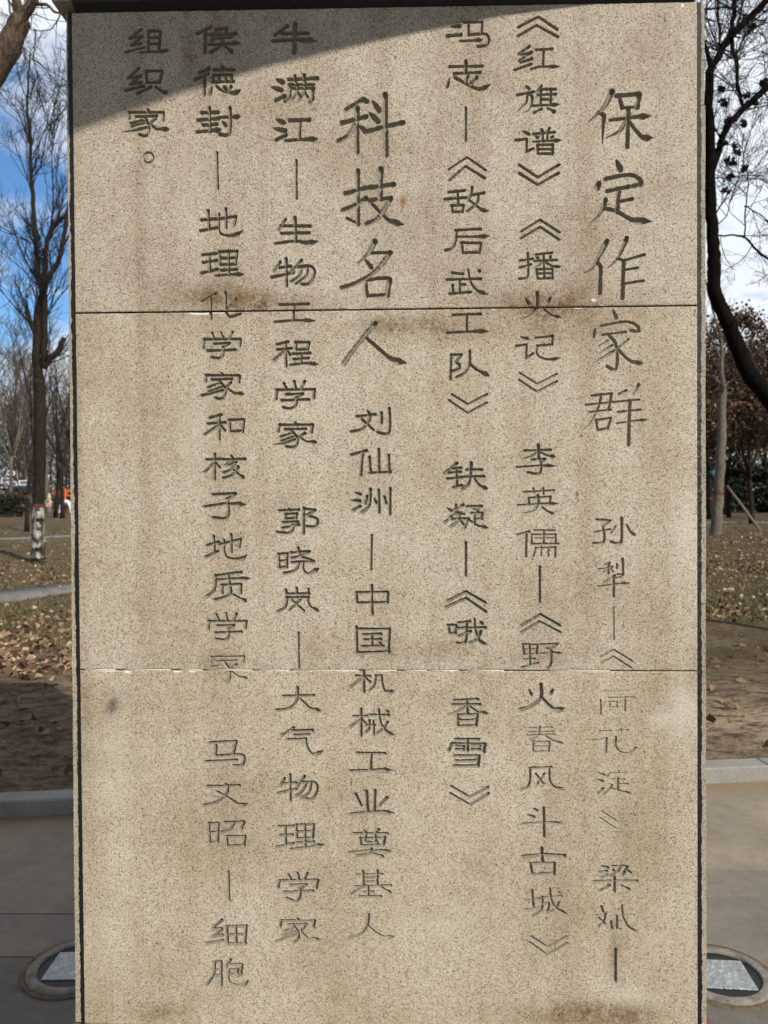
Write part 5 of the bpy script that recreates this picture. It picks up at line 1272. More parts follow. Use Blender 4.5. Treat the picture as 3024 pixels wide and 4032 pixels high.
def simple_tree(px, py, d, h, w, label, group, seed, mats=(BARK, TWIG_F), lean=0, fork=.35, level=2, kids=9, name='bare_tree', up=.09, leafs=False, klen=.34, spread=(18, 45), minr=.006, band=None):
    """a tree standing at photo pixel (px, py), h metres tall"""
    r = np.random.default_rng(seed)
    p = at(px, py, d)
    z = gz(p[0], p[1])-.04
    t = empty(name, (p[0], p[1], z)); tag(t, label, 'tree', group)
    b0 = np.array([p[0], p[1], z])
    rr = w*.5/3028*d
    n = 7
    P = [b0]; dvec = np.array([lean, 0, 1.0])
    for i in range(n):
        dvec = unit(dvec+np.array([r.normal(0, .06), r.normal(0, .06), .12])); P.append(P[-1]+dvec*h*fork/n)
    P = np.array(P)
    tr = MB(); cr = MB(); lv = []
    R = np.linspace(rr, rr*.78, n+1); R[0] *= 1.25
    tr.tube(P, R, 9)
    for k in range(int(r.integers(3, 5))):
        a = math.radians(r.uniform(10, 30)); dd = np.array([0, 0, 1.0])
        nd = dd*math.cos(a)+rnd_perp(dd, r)*math.sin(a)
        p0 = P[-1-int(k > 1)]
        Q = [p0]
        L = h*(1-fork)*r.uniform(.7, 1.0)
        for i in range(6):
            nd = unit(nd+.10*r.normal(size=3)+np.array([0, 0, .07])); Q.append(Q[-1]+nd*L/6)
        Q = np.array(Q)
        RR = np.linspace(rr*.6, rr*.10, 7)
        tr.tube(Q, RR, 7)
        for j in range(kids):
            tt = r.uniform(.08, 1)
            i = min(int(tt*6), 5); f_ = tt*6-i
            pp = Q[i]*(1-f_)+Q[i+1]*f_
            dd2 = unit(Q[i+1]-Q[i]); a = math.radians(r.uniform(*spread))
            grow(cr, pp, dd2*math.cos(a)+rnd_perp(dd2, r)*math.sin(a), h*klen*r.uniform(.5, 1)*(1.1-.6*tt), RR[i]*.4, level, r, up, 5, None, (20, 50), lv, 4, minr)
    tr.build('trunk', mats[0], t, True)
    if leafs:
        return t, cr, lv, r
    cr.build('crown', mats[1], t)
    if band:
        y, hh = band
        zz_ = z+y
        x_ = np.interp(zz_, P[:, 2], P[:, 0]); y_ = np.interp(zz_, P[:, 2], P[:, 1])
        x2 = np.interp(zz_+hh, P[:, 2], P[:, 0]); y2 = np.interp(zz_+hh, P[:, 2], P[:, 1])
        MB().tube([(x_, y_, zz_), (x2, y2, zz_+hh)], [rr*1.03+.004]*2, 12, False).build('red_band', REDBAND, t, True)
    return t


GB = 'bare park trees in the background'
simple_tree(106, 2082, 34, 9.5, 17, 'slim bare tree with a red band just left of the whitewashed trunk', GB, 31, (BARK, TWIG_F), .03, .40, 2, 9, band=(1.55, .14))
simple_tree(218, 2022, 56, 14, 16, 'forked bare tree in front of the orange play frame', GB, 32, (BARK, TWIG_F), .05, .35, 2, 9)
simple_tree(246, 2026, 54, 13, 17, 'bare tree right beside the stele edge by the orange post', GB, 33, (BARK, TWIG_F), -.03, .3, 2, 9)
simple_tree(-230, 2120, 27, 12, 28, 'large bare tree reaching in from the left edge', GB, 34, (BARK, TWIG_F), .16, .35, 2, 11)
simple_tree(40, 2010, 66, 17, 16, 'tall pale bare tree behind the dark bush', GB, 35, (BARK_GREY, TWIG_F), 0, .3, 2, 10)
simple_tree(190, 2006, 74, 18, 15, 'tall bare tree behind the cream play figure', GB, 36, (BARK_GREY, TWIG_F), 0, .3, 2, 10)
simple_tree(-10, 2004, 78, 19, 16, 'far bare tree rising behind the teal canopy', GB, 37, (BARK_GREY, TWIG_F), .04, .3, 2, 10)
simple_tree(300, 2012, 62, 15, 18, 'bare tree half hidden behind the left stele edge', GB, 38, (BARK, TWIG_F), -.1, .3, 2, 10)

# the dark tree on the right, its trunk bending in from the edge
base = at(3290, 2500, 8.0); base[2] = gz(base[0], base[1])
st = [([(3290, 2520), (3270, 2100), (3190, 1790), (3020, 1560), (2945, 1462), (2895, 1338), (2846, 1224), (2815, 1149), (2813, 1050), (2808, 960), (2800, 845), (2796, 646), (2794, 497), (2790, 400), (2795, 300), (2800, 262)], 72, 30, .35),
      ([(2800, 268), (2788, 215), (2772, 170), (2758, 130), (2745, 60), (2700, -60)], 19, 9, .6),
      ([(2798, 270), (2822, 235), (2850, 180), (2880, 140), (2912, 106), (2960, 60), (3000, 22), (3060, -60), (3150, -200)], 30, 24, 1.2),
      ([(2803, 672), (2830, 590), (2846, 540), (2870, 490), (2900, 460), (2922, 430), (2950, 408), (2985, 378), (3024, 344), (3120, 270)], 26, 24, .9),
      ([(2926, 425), (2915, 380), (2903, 330), (2898, 240), (2886, 205), (2880, 120), (2890, 40), (2892, -60), (2880, -200)], 13, 18, 1.0),
      ([(2898, 230), (2910, 190), (2930, 150), (2955, 120), (2965, 100)], 8, 4, .7),
      ([(2832, 225), (2834, 150), (2828, 60), (2826, -80)], 12, 7, .8), ([(2760, 40), (2800, 34), (2860, 30), (2930, 60), (3030, 90)], 9, 4, .6),
      ([(2765, 182), (2810, 190), (2850, 210), (2885, 232)], 6, 5, .4), ([(2900, 240), (2960, 200), (3024, 215)], 5, 2, .8),
      ([(2805, 700), (2850, 700), (2940, 690), (3024, 690)], 5, 2, .6), ([(2812, 930), (2870, 925), (2932, 934), (2968, 974), (3010, 1010), (3060, 1060)], 6, 10, .5),
      ([(2932, 936), (2938, 830), (2945, 700), (2925, 610), (2930, 520)], 6, 3, .9), ([(2930, 812), (3000, 850), (3060, 920)], 5, 3, .7),
      ([(2840, 560), (2812, 480), (2822, 430)], 6, 2, .5), ([(2818, 890), (2860, 850), (2875, 790), (2895, 740)], 5, 2, .5)]
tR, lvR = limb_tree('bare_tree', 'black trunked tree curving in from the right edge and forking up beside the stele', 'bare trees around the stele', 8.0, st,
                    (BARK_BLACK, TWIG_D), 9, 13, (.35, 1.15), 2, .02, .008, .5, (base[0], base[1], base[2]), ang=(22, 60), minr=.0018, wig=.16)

# withered leaves and seed clusters left on trees
m, nt, b, v = material('withered_leaf', .8, .2)
ra = attr(nt, 'tone')
c = ramp(nt, ra, [(0.0, (.042, .027, .019)), (.4, (.095, .058, .038)), (.75, (.155, .096, .060)), (1.0, (.27, .185, .12))])
nt.links.new(c, b.inputs['Base Color'])
b.inputs['Transmission Weight'].default_value = 0.0
DEADLEAF = m
m, nt, b, v = material('evergreen_leaf', .6, .3)
ra = attr(nt, 'tone')
nt.links.new(ramp(nt, ra, [(0.0, (.008, .011, .006)), (.6, (.020, .027, .013)), (1.0, (.042, .048, .022))]), b.inputs['Base Color'])
EVERGREEN = m


def leaf_cards(C, size, r, mat, name, parent, flat=.0, kind=None):
    """many small folded leaves: each two triangles bent along the midrib"""
    C = np.asarray(C); n = len(C)
    a = r.normal(size=(n, 3)); a[:, 2] *= (1-flat); a /= np.linalg.norm(a, axis=1)[:, None]
    b2 = r.normal(size=(n, 3)); b2[:, 2] *= (1-flat)
    b2 -= a*(a*b2).sum(1)[:, None]; b2 /= np.linalg.norm(b2, axis=1)[:, None]
    nn = np.cross(a, b2)
    L = size*r.uniform(.6, 1.4, n)[:, None]; W = L*r.uniform(.3, .55, n)[:, None]
    cu = L*r.uniform(.05, .3, n)[:, None]
    V = np.stack([C-a*L*.5, C+b2*W+nn*cu, C+a*L*.5, C-b2*W+nn*cu], 1).reshape(-1, 3)
    k = np.arange(n)*4
    F = np.concatenate([np.stack([k, k+1, k+2], 1), np.stack([k, k+2, k+3], 1)])
    tone = np.repeat(r.random(n), 4)
    return mesh(name, V, F, mat, parent, False, {'tone': tone})


r = np.random.default_rng(5)
SEED = simple('seed_cluster', (.03, .02, .014), .9, .3, 30)
for c0 in [(2842, 348), (2858, 410), (2850, 400), (3002, 330), (3012, 322), (2890, 578), (2902, 600), (2862, 634), (2885, 640), (2870, 700), (2855, 746), (2972, 404), (2935, 378), (2868, 480), (2848, 560), (2930, 484), (2935, 660), (2961, 104), (2880, 690)]:
    p = at(c0[0], c0[1], 8.0+r.uniform(-.1, .1))
    leaf_cards(p+r.normal(0, .016, (18, 3)), .05, r, SEED, 'seed_cluster', tR)


def leafy_tree(px, py, d, h, w, label, group, seed, n_leaf, size, mat=DEADLEAF, fork=.25, mats=(BARK, TWIG), spread=(25, 65), kids=11, jit=.25, band=None, lean=0, klen=.36):
    t, cr, lv, r = simple_tree(px, py, d, h, w, label, group, seed, mats, lean, fork, 2, kids, 'withered_tree', .04, True, klen, spread)
    cr.build('crown', mats[1], t)
    P = np.concatenate(lv)
    # leaves hang in clumps, so some twigs carry many and some none
    wgt = r.random(len(lv))**2
    wts = np.concatenate([np.full(len(a), w_) for a, w_ in zip(lv, wgt)])
    pick = r.choice(len(P), n_leaf, p=wts/wts.sum())
    leaf_cards(P[pick]+r.normal(0, jit, (n_leaf, 3)), size, r, mat, 'leaves', t)
    return t


GW = 'trees holding brown withered leaves'
leafy_tree(2960, 2030, 38, 9.6, 22, 'brown leaved tree at the right edge of the park', GW, 51, 9000, .17, lean=.02)
leafy_tree(2870, 2020, 46, 10.0, 18, 'brown leaved tree behind the slim grey trunk', GW, 52, 9000, .19)
leafy_tree(3080, 2030, 42, 11.0, 24, 'rust leaved tree leaning out past the right edge', GW, 53, 7000, .18)
leafy_tree(2790, 2014, 58, 10.0, 18, 'far brown leaved tree showing just beside the right stele edge', GW, 54, 7000, .22)
leafy_tree(3000, 2010, 64, 13.5, 18, 'tallest brown leaved tree farthest back on the right', GW, 55, 8000, .24)

# slim grey tree in front of them
D2 = 28.5
gb = at(2820, 2118, D2)
base = (gb[0], gb[1], gz(gb[0], gb[1])-.03)
st = [([(2818, 2124), (2824, 2030), (2830, 1940), (2838, 1800), (2842, 1640), (2846, 1540), (2848, 1530)], 45, 26, .0),
      ([(2848, 1535), (2842, 1450), (2842, 1400), (2838, 1330), (2828, 1290), (2800, 1190), (2770, 1080)], 20, 6, 1.5),
      ([(2843, 1420), (2822, 1380), (2805, 1340), (2785, 1300), (2760, 1210)], 9, 4, 1.2), ([(2836, 1510), (2818, 1492), (2805, 1480)], 12, 8, .3),
      ([(2852, 1530), (2866, 1508), (2886, 1496), (2908, 1482), (2950, 1420)], 9, 4, 1.2)]
t2, _ = limb_tree('bare_tree', 'slim straight grey tree with a faded red band right of the stele', 'bare trees around the stele', D2, st, (BARK_GREY, TWIG), 12, 9, (.8, 1.8), 2, .06, .018, .6, base, minr=.004)
foot(t2, 2829, D2, 1948, 1937, 39, 38.5, REDBAND, 'red_band', 1)
simple_tree(2796, 2018, 44, 10, 21, 'shaded trunk with a red band close to the right stele edge', GB, 39, (BARK, TWIG_F), 0, .5, 2, 8, band=(1.15, .16))
p = at(2805, 1868, 43.4)
bl = MB(); rb = np.random.default_rng(3)
Vb = []; 
for i in range(7):
    ph = math.pi*i/6
    for j in range(10):
        a = 2*math.pi*j/10
        k = 1+.18*rb.normal()
        Vb.append((p[0]+.24*k*math.sin(ph)*math.cos(a), p[1]+.22*k*math.sin(ph)*math.sin(a), p[2]+.26*k*math.cos(ph)))
bl.add(Vb, [(i*10+j, i*10+(j+1) % 10, (i+1)*10+(j+1) % 10, (i+1)*10+j) for i in range(6) for j in range(10)])
tag(bl.build('tied_bag', simple('blue_plastic', (.022, .075, .105), .5, .3, 8)), 'crumpled blue plastic bundle tied to a shaded trunk beside the stele', 'plastic bag')
q0 = at(2863, 1913, 33); q1 = at(2999, 2037, 31); q1[2] = gz(q1[0], q1[1])-.05
pole = MB().tube([q0, q0*.5+q1*.5+np.array([0, 0, .02]), q1], [.045, .05, .055], 8)
tag(pole.build('wooden_prop', simple('weathered_pole', (.19, .15, .11), .9, .3, 12), None, True), 'long wooden prop leaning across the brown leaved tree at the right', 'pole')


def shrub(px, py, d, w, h, label, group, seed, n_leaf, size, mat=EVERGREEN, depth=1.2):
    r = np.random.default_rng(seed)
    p = at(px, py, d); z = gz(p[0], p[1])
    t = empty('evergreen_shrub', (p[0], p[1], z)); tag(t, label, 'shrub', group)
    st = MB()
    for k in range(9):
        a = r.uniform(0, 2*math.pi); e = np.array([p[0]+math.cos(a)*w*.32, p[1]+math.sin(a)*depth*.3, z+h*r.uniform(.5, .85)])
        st.tube([np.array([p[0]+r.normal(0, .1), p[1]+r.normal(0, .1), z-.05]), (np.array([p[0], p[1], z])*.5+e*.5)+r.normal(0, .08, 3), e], [.035, .025, .01], 5)
    st.build('stems', BARK, t)
    # clumps of leaves on an uneven outline
    cl = []
    for k in range(26):
        a = r.uniform(0, 2*math.pi); q = math.sqrt(r.random()); hh = r.uniform(.08, 1)
        prof_ = math.sqrt(max(0.05, 1-(max(0, hh-.35)/.68)**2))
        cl.append(((p[0]+math.cos(a)*q*w*.5*prof_, p[1]+math.sin(a)*q*depth*.5*prof_, z+hh*h*.92), r.uniform(.14, .26)*h))
    C = []
    for c_, rad in cl:
        m_ = n_leaf//26
        v_ = r.normal(size=(m_, 3)); v_ /= np.linalg.norm(v_, axis=1)[:, None]
        C.append(np.array(c_)+v_*rad*r.uniform(.5, 1.05, (m_, 1)))
    C = np.concatenate(C); C[:, 2] = np.maximum(C[:, 2], z+.03)
    leaf_cards(C, size, r, mat, 'foliage', t)
    return t


GE = 'evergreen shrubs in the background'
shrub(40, 2024, 58, 2.6, 1.75, 'dark rounded evergreen bush below the teal canopy', GE, 61, 3600, .12)
shrub(2860, 2016, 52, 1.1, .85, 'small round olive bush right of the slim grey trunk', GE, 62, 1800, .09)
shrub(2990, 2020, 56, 4.2, 3.2, 'dark evergreen thicket behind the wooden prop', GE, 63, 5200, .17)
shrub(2890, 2008, 66, 5.0, 4.2, 'tall dark evergreen between the two right hand trunks', GE, 64, 5200, .2)
shrub(3130, 2022, 55, 4.5, 3.4, 'dark evergreen bush beyond the right edge', GE, 65, 4200, .18)

# distant woods: bare trees all along the horizon, read as one mass
r = np.random.default_rng(77)
wd = MB()
for k in range(150):
    a = r.uniform(-.62, .62) if k % 3 else r.uniform(-.55, -.36); d = r.uniform(86, 140)
    x = CX+math.tan(a)*d; y = -CD+d
    z = gz(x, y)
    h = r.uniform(10, 17) if a > 0 else r.uniform(12, 20)
    P = np.array([(x, y, z-.3), (x+r.normal(0, .2), y, z+h*.25), (x+r.normal(0, .5), y, z+h*.6), (x+r.normal(0, .8), y, z+h*.95)])
    wd.tube(P, [.2, .16, .09, .03], 4, False)
    for j in range(20):
        tt = r.uniform(.16, .95)
        pp = np.array([np.interp(tt, [0, .25, .6, .95], P[:, i]) for i in range(3)])
        aa = r.uniform(0, 2*math.pi); el = r.uniform(.5, 1.2)
        dd = np.array([math.cos(aa)*math.cos(el), math.sin(aa)*math.cos(el)*.6, math.sin(el)])
        grow(wd, pp, dd, h*r.uniform(.2, .42)*(1.15-.6*tt), .05, 1, r, .06, 3, 6, (20, 50), None, 3, .026)
tag(wd.build('distant_woods', TWIG_F), 'grey brown mass of bare trees along the far side of the park', 'woods', kind='stuff')
r = np.random.default_rng(78)
C = []
for k in range(110):
    a = r.uniform(.02, .62) if k < 60 else r.uniform(-.62, .1); d = r.uniform(84, 120)
    x = CX+math.tan(a)*d; y = -CD+d; z = gz(x, y)
    c0 = np.array([x, y, z+r.uniform(.8, 3.6)])
    C.append(c0+r.normal(0, 1, (110, 3))*np.array([1.9, 1.2, 1.2]))
C = np.concatenate(C)
C[:, 2] = np.maximum(C[:, 2], .6)
leaf_cards(C, .42, r, DEADLEAF, 'undergrowth', None)
tag(bpy.data.objects['undergrowth'], 'brown undergrowth and low branches below the distant woods', 'undergrowth', kind='stuff')

# brushwood: the finest twigs of the distant trees, read as one haze of sticks
r = np.random.default_rng(79)
n_ = 30000
a = np.where(r.random(n_) < .55, r.uniform(-.60, -.34, n_), r.uniform(-.62, .62, n_)); d = r.uniform(84, 135, n_)
x = CX+np.tan(a)*d; y = d-CD
hz = r.random(n_)**1.5*15
top = 8+5*np.sin(x*.23)+3*np.sin(x*.61+1)
hz = hz*np.clip(top/13, .4, 1.0)
z = .6+.011*(d-22)+hz
dv = r.normal(size=(n_, 3))*np.array([.5, .3, .45])+np.array([0, 0, .5]); dv /= np.linalg.norm(dv, axis=1)[:, None]
L = r.uniform(.5, 1.6, n_)[:, None]; w_ = r.uniform(.012, .03, n_)[:, None]
sd = np.cross(dv, np.array([0, 1.0, 0])); sd /= np.linalg.norm(sd, axis=1)[:, None]+1e-9
c0 = np.stack([x, y, z], 1)
V = np.stack([c0-dv*L*.5-sd*w_, c0-dv*L*.5+sd*w_, c0+dv*L*.5+np.array([0, .04, 0]), c0-dv*L*.5+np.array([0, .05, 0])], 1).reshape(-1, 3)
k = np.arange(n_)*4
F = np.concatenate([np.stack([k, k+1, k+2], 1), np.stack([k+1, k+3, k+2], 1), np.stack([k+3, k, k+2], 1)])
tag(mesh('brushwood', V, F, TWIG_F), 'haze of fine bare twigs among the distant woods', 'brushwood', kind='stuff')

# ------------------------------------------------------------------ fallen leaves and tufts
m, nt, b, v = material('fallen_leaf', .85, .2)
ra = attr(nt, 'tone')
nt.links.new(ramp(nt, ra, [(0.0, (.06, .037, .023)), (.35, (.15, .092, .055)), (.7, (.28, .185, .115)), (.9, (.42, .31, .205)), (1.0, (.56, .47, .35))]), b.inputs['Base Color'])
FALLEN = m
r = np.random.default_rng(15)
C = []


def litter(px0, px1, py0, py1, n, clump):
    cs = [PX(r.uniform(px0, px1), r.uniform(py0, py1), .07) for _ in range(clump)]
    for k in range(n):
        if r.random() < .7 and clump:
            c0 = cs[int(r.integers(0, clump))]
            s_ = .035*(c0[1]+CD)
            x, y = c0[0]+r.normal(0, s_), c0[1]+r.normal(0, s_*1.2)
        else:
            c0 = PX(r.uniform(px0, px1), r.uniform(py0, py1), .07); x, y = c0[0], c0[1]
        if y < KERB(x)+.2:
            continue
        C.append((x, y, gz(x, y)+r.uniform(.008, .03)))


litter(-250, 420, 2500, 2640, 330, 16)
litter(-250, 420, 2390, 2520, 240, 10)
litter(-250, 420, 2190, 2300, 420, 16)
litter(-250, 420, 2060, 2180, 500, 14)
litter(2700, 3300, 2120, 2260, 1100, 22)
litter(2700, 3300, 2040, 2130, 500, 10)
litter(2700, 3300, 2260, 2420, 220, 8)
litter(-250, 420, 2650, 3080, 26, 0)
litter(2700, 3300, 2430, 2980, 30, 0)
litter(400, 2700, 2100, 2600, 700, 30)
C = np.array(C)
Ca = np.concatenate([C, C+r.normal(0, 1, C.shape)*np.array([.10, .12, .006])])
leaf_cards(Ca, .070, r, FALLEN, 'fallen_leaves', None, .55)
tag(bpy.data.objects['fallen_leaves'], 'dry fallen leaves scattered over the grass and soil', 'leaves', kind='stuff')
m, nt, b, v = material('dry_grass', .9, .15)
ra = attr(nt, 'tone')
nt.links.new(ramp(nt, ra, [(0.0, (.045, .05, .018)), (.5, (.13, .115, .045)), (1.0, (.28, .22, .11))]), b.inputs['Base Color'])
GRASS = m
V = []; F = []; T = []
for k in range(14000):
    left = r.random() < .45
    px = r.uniform(-200, 380) if left else r.uniform(2680, 3250)
    py = 2040+(2560-2040)*r.random()**.9 if left else 2040+(2440-2040)*r.random()
    c0 = PX(px, py, .07); x, y = c0[0]+r.normal(0, .05), c0[1]+r.normal(0, .05)
    z = gz(x, y)
    a = r.uniform(0, 2*math.pi); h = r.uniform(.02, .055); w = r.uniform(.004, .010)*(1+.05*(y+CD))
    lx, ly = r.normal(0, .02, 2)
    n = len(V)
    V += [(x-w*math.cos(a), y-w*math.sin(a), z-.005), (x+w*math.cos(a), y+w*math.sin(a), z-.005), (x+lx, y+ly, z+h)]
    F.append((n, n+1, n+2)); T += [r.random()]*3
tag(mesh('dry_grass', V, np.array(F), GRASS, None, False, {'tone': T}), 'short dry winter grass beyond the kerb', 'grass', kind='stuff')
# clods on the bare soil
cl = MB()
for k in range(420):
    px = r.uniform(-150, 330) if r.random() < .5 else r.uniform(2740, 3150)
    c0 = PX(px, r.uniform(2640, 3080) if px < 1000 else r.uniform(2380, 2980), .07)
    x, y = c0[0], c0[1]
    if y < KERB(x)+.2:
        continue
    s_ = r.uniform(.006, .022); z = gz(x, y)
    Vc = np.array([(1, 0, 0), (.3, .9, 0), (-.8, .5, 0), (-.7, -.6, 0), (.4, -.9, 0), (.1, .1, .7)])*s_*r.uniform(.7, 1.3, (6, 1))+np.array([x, y, z])
    cl.add(Vc, [(0, 1, 5), (1, 2, 5), (2, 3, 5), (3, 4, 5), (4, 0, 5)])
tag(cl.build('soil_clods', simple('clod_soil', (.13, .095, .06), .95, .4, 30)), 'small clods on the bare soil behind the kerb', 'clods', kind='stuff')

# ------------------------------------------------------------------ the playground far off on the left
ORANGE = simple('orange_plastic', (.62, .13, .025), .5, .2, 4)
CREAM = simple('cream_paint', (.70, .62, .38), .6, .15, 4)
WHITE = simple('white_paint', (.75, .76, .78), .5, .1, 4)
GREYPANE = simple('grey_pane', (.17, .18, .21), .4, .2, 3)
TEAL = simple('dark_teal_cloth', (.018, .05, .065), .8, .3, 3)
D3 = 70.0


def gpt(px, d):
    p = at(px, 2000, d); return np.array([p[0], p[1], gz(p[0], p[1])])


def up_at(px, py, d):
    return at(px, py, d)


t = empty('climbing_structure', gpt(258, D3)); tag(t, 'orange play frame with round holes in its top panel', 'climbing structure')
g0 = gpt(258, D3)
a0 = up_at(214, 1957, D3); a1 = up_at(330, 1929, D3)
pn = MB()
nh = 5
zlo, zhi = a0[2], a1[2]
zc = (zlo+zhi)/2; rad = (zhi-zlo)*.24
cw = (a1[0]-a0[0])/nh
for k in range(nh):
    xc = a0[0]+cw*(k+.5); n_ = 16
    outer = []; inner = []
    for j in range(n_):
        a = 2*math.pi*(j+.5)/n_
        inner.append((xc+rad*math.cos(a), zc+rad*math.sin(a)))
        s_ = max(abs(math.cos(a))/(cw/2), abs(math.sin(a))/((zhi-zlo)/2))
        outer.append((xc+math.cos(a)/s_, zc+math.sin(a)/s_))
    V = [(x, a0[1], z) for x, z in outer]+[(x, a0[1], z) for x, z in inner]+[(x, a0[1]+.08, z) for x, z in outer]+[(x, a0[1]+.08, z) for x, z in inner]
    F = []
    for j in range(n_):
        q = (j+1) % n_
        F += [(j, q, n_+q, n_+j), (2*n_+j, 3*n_+j, 3*n_+q, 2*n_+q), (n_+j, n_+q, 3*n_+q, 3*n_+j), (j, 2*n_+j, 2*n_+q, q)]
    pn.add(V, F)
pn.build('panel', ORANGE, t)
for px in (259, 326):
    pp = gpt(px, D3); top = up_at(px, 1923, D3)
    MB().tube([(pp[0], a0[1]-.06, pp[2]-.1), (pp[0], a0[1]-.06, top[2])], [.075, .075], 10).build('post', ORANGE, t, True)
# white tunnel arch
aw = MB()
ca_ = gpt(272, D3)
V = []; F = []
for j in range(13):
    a = math.pi*j/12
    for rr_ in (.95, .72):
        for dy in (-.9, -.3):
            V.append((ca_[0]+rr_*math.cos(a)*.62, ca_[1]+dy, ca_[2]-.05+rr_*1.3*math.sin(a)))
for j in range(12):
    a = j*4; b2 = a+4
    F += [(a, b2, b2+1, a+1), (a+2, a+3, b2+3, b2+2), (a, a+2, b2+2, b2), (a+1, b2+1, b2+3, a+3)]
aw.add(V, F)
aw.build('tunnel_arch', WHITE, t)

g0 = gpt(193, 71); t = empty('play_figure', g0); tag(t, 'cream rounded play sculpture with a pointed top left of the orange frame', 'sculpture')
MB().lathe(g0, [(.05, .0), (.20, .02), (.17, .55), (.30, .62), (.36, .85), (.30, 1.1), (.16, 1.2)], 14).build('body', CREAM, t, True)
MB().lathe(g0+np.array([.05, 0, 0]), [(.10, 1.19), (.17, 1.32), (.16, 1.48), (.09, 1.68), (.02, 1.82)], 12).build('head', CREAM, t, True)

g0 = gpt(40, 74); t = empty('canopy', g0); tag(t, 'dark teal canopy with a white lettered edge behind the bush', 'canopy')
c0 = up_at(-90, 1929, 74); c1 = up_at(128, 1912, 74)
MB().box(c0[0], c1[0], c0[1], c0[1]+.12, c0[2], c1[2]).build('fascia', TEAL, t)
MB().box(c0[0]+.05, c1[0]-.05, c0[1]+.13, c0[1]+3, c1[2]-.2, c1[2]-.1).build('roof', TEAL, t)
for px in (-80, 20, 120):
    pp = gpt(px, 74.3)
    MB().tube([(pp[0], c0[1]+.4, pp[2]-.1), (pp[0], c0[1]+.4, c1[2]-.2)], [.05, .05], 8).build('post', GREYPANE, t, True)
zz0 = c0[2]+.1
for k in range(11):
    x = c0[0]+.5+k*.26
    MB().box(x, x+.16, c0[1]-.012, c0[1]-.002, zz0+.02*(k % 3), zz0+.18).build('letter', WHITE, t)


def framed_panel(corners, label):
    P = [up_at(x, y, 75.5) for x, y in corners]
    c = sum(P)/4
    t = empty('framed_panel', c); tag(t, label, 'panel', 'white framed panels above the teal canopy')
    fr = MB()
    for i in range(4):
        fr.tube([P[i], P[(i+1) % 4]], [.07, .07], 6)
    fr.build('frame', WHITE, t)
    V = [p for p in P]+[p+np.array([0, .05, 0]) for p in P]
    mesh('pane', V, [(0, 1, 2, 3), (7, 6, 5, 4), (0, 4, 5, 1), (1, 5, 6, 2), (2, 6, 7, 3), (3, 7, 4, 0)], GREYPANE, t)
    MB().tube([np.array([c[0], c[1]+.15, P[2][2]+.02]), np.array([c[0], c[1]+.15, c1[2]-.15])], [.04, .04], 6).build('stand', GREYPANE, t)


framed_panel([(29, 1855), (57, 1856), (55, 1871), (27, 1869)], 'smallest and topmost white framed panel above the canopy')
framed_panel([(8, 1884), (50, 1884), (47, 1901), (5, 1901)], 'leftmost white framed panel with a grey pane above the canopy')
framed_panel([(31, 1897), (62, 1897), (68, 1914), (38, 1914)], 'slanting white framed panel lowest over the canopy edge')
framed_panel([(74, 1894), (112, 1893), (117, 1910), (78, 1910)], 'rightmost white framed panel partly behind the slim trunk')


# ------------------------------------------------------------------ people far off
SKIN = simple('skin', (.45, .28, .2), .6, .1, 8)


def skin_mesh(name, nodes, edges, mat, parent, off):
    me = bpy.data.meshes.new(name)
    me.from_pydata([tuple(n[:3]) for n in nodes], edges, [])
    o = bpy.data.objects.new(name, me); col.objects.link(o); o.parent = parent
    md = o.modifiers.new('skin', 'SKIN')
    for i, n in enumerate(nodes):
        me.skin_vertices[0].data[i].radius = (n[3], n[4] if len(n) > 4 else n[3])
    me.skin_vertices[0].data[0].use_root = True
    s_ = o.modifiers.new('sub', 'SUBSURF'); s_.levels = 1; s_.render_levels = 1
    me.materials.append(mat)
    return o


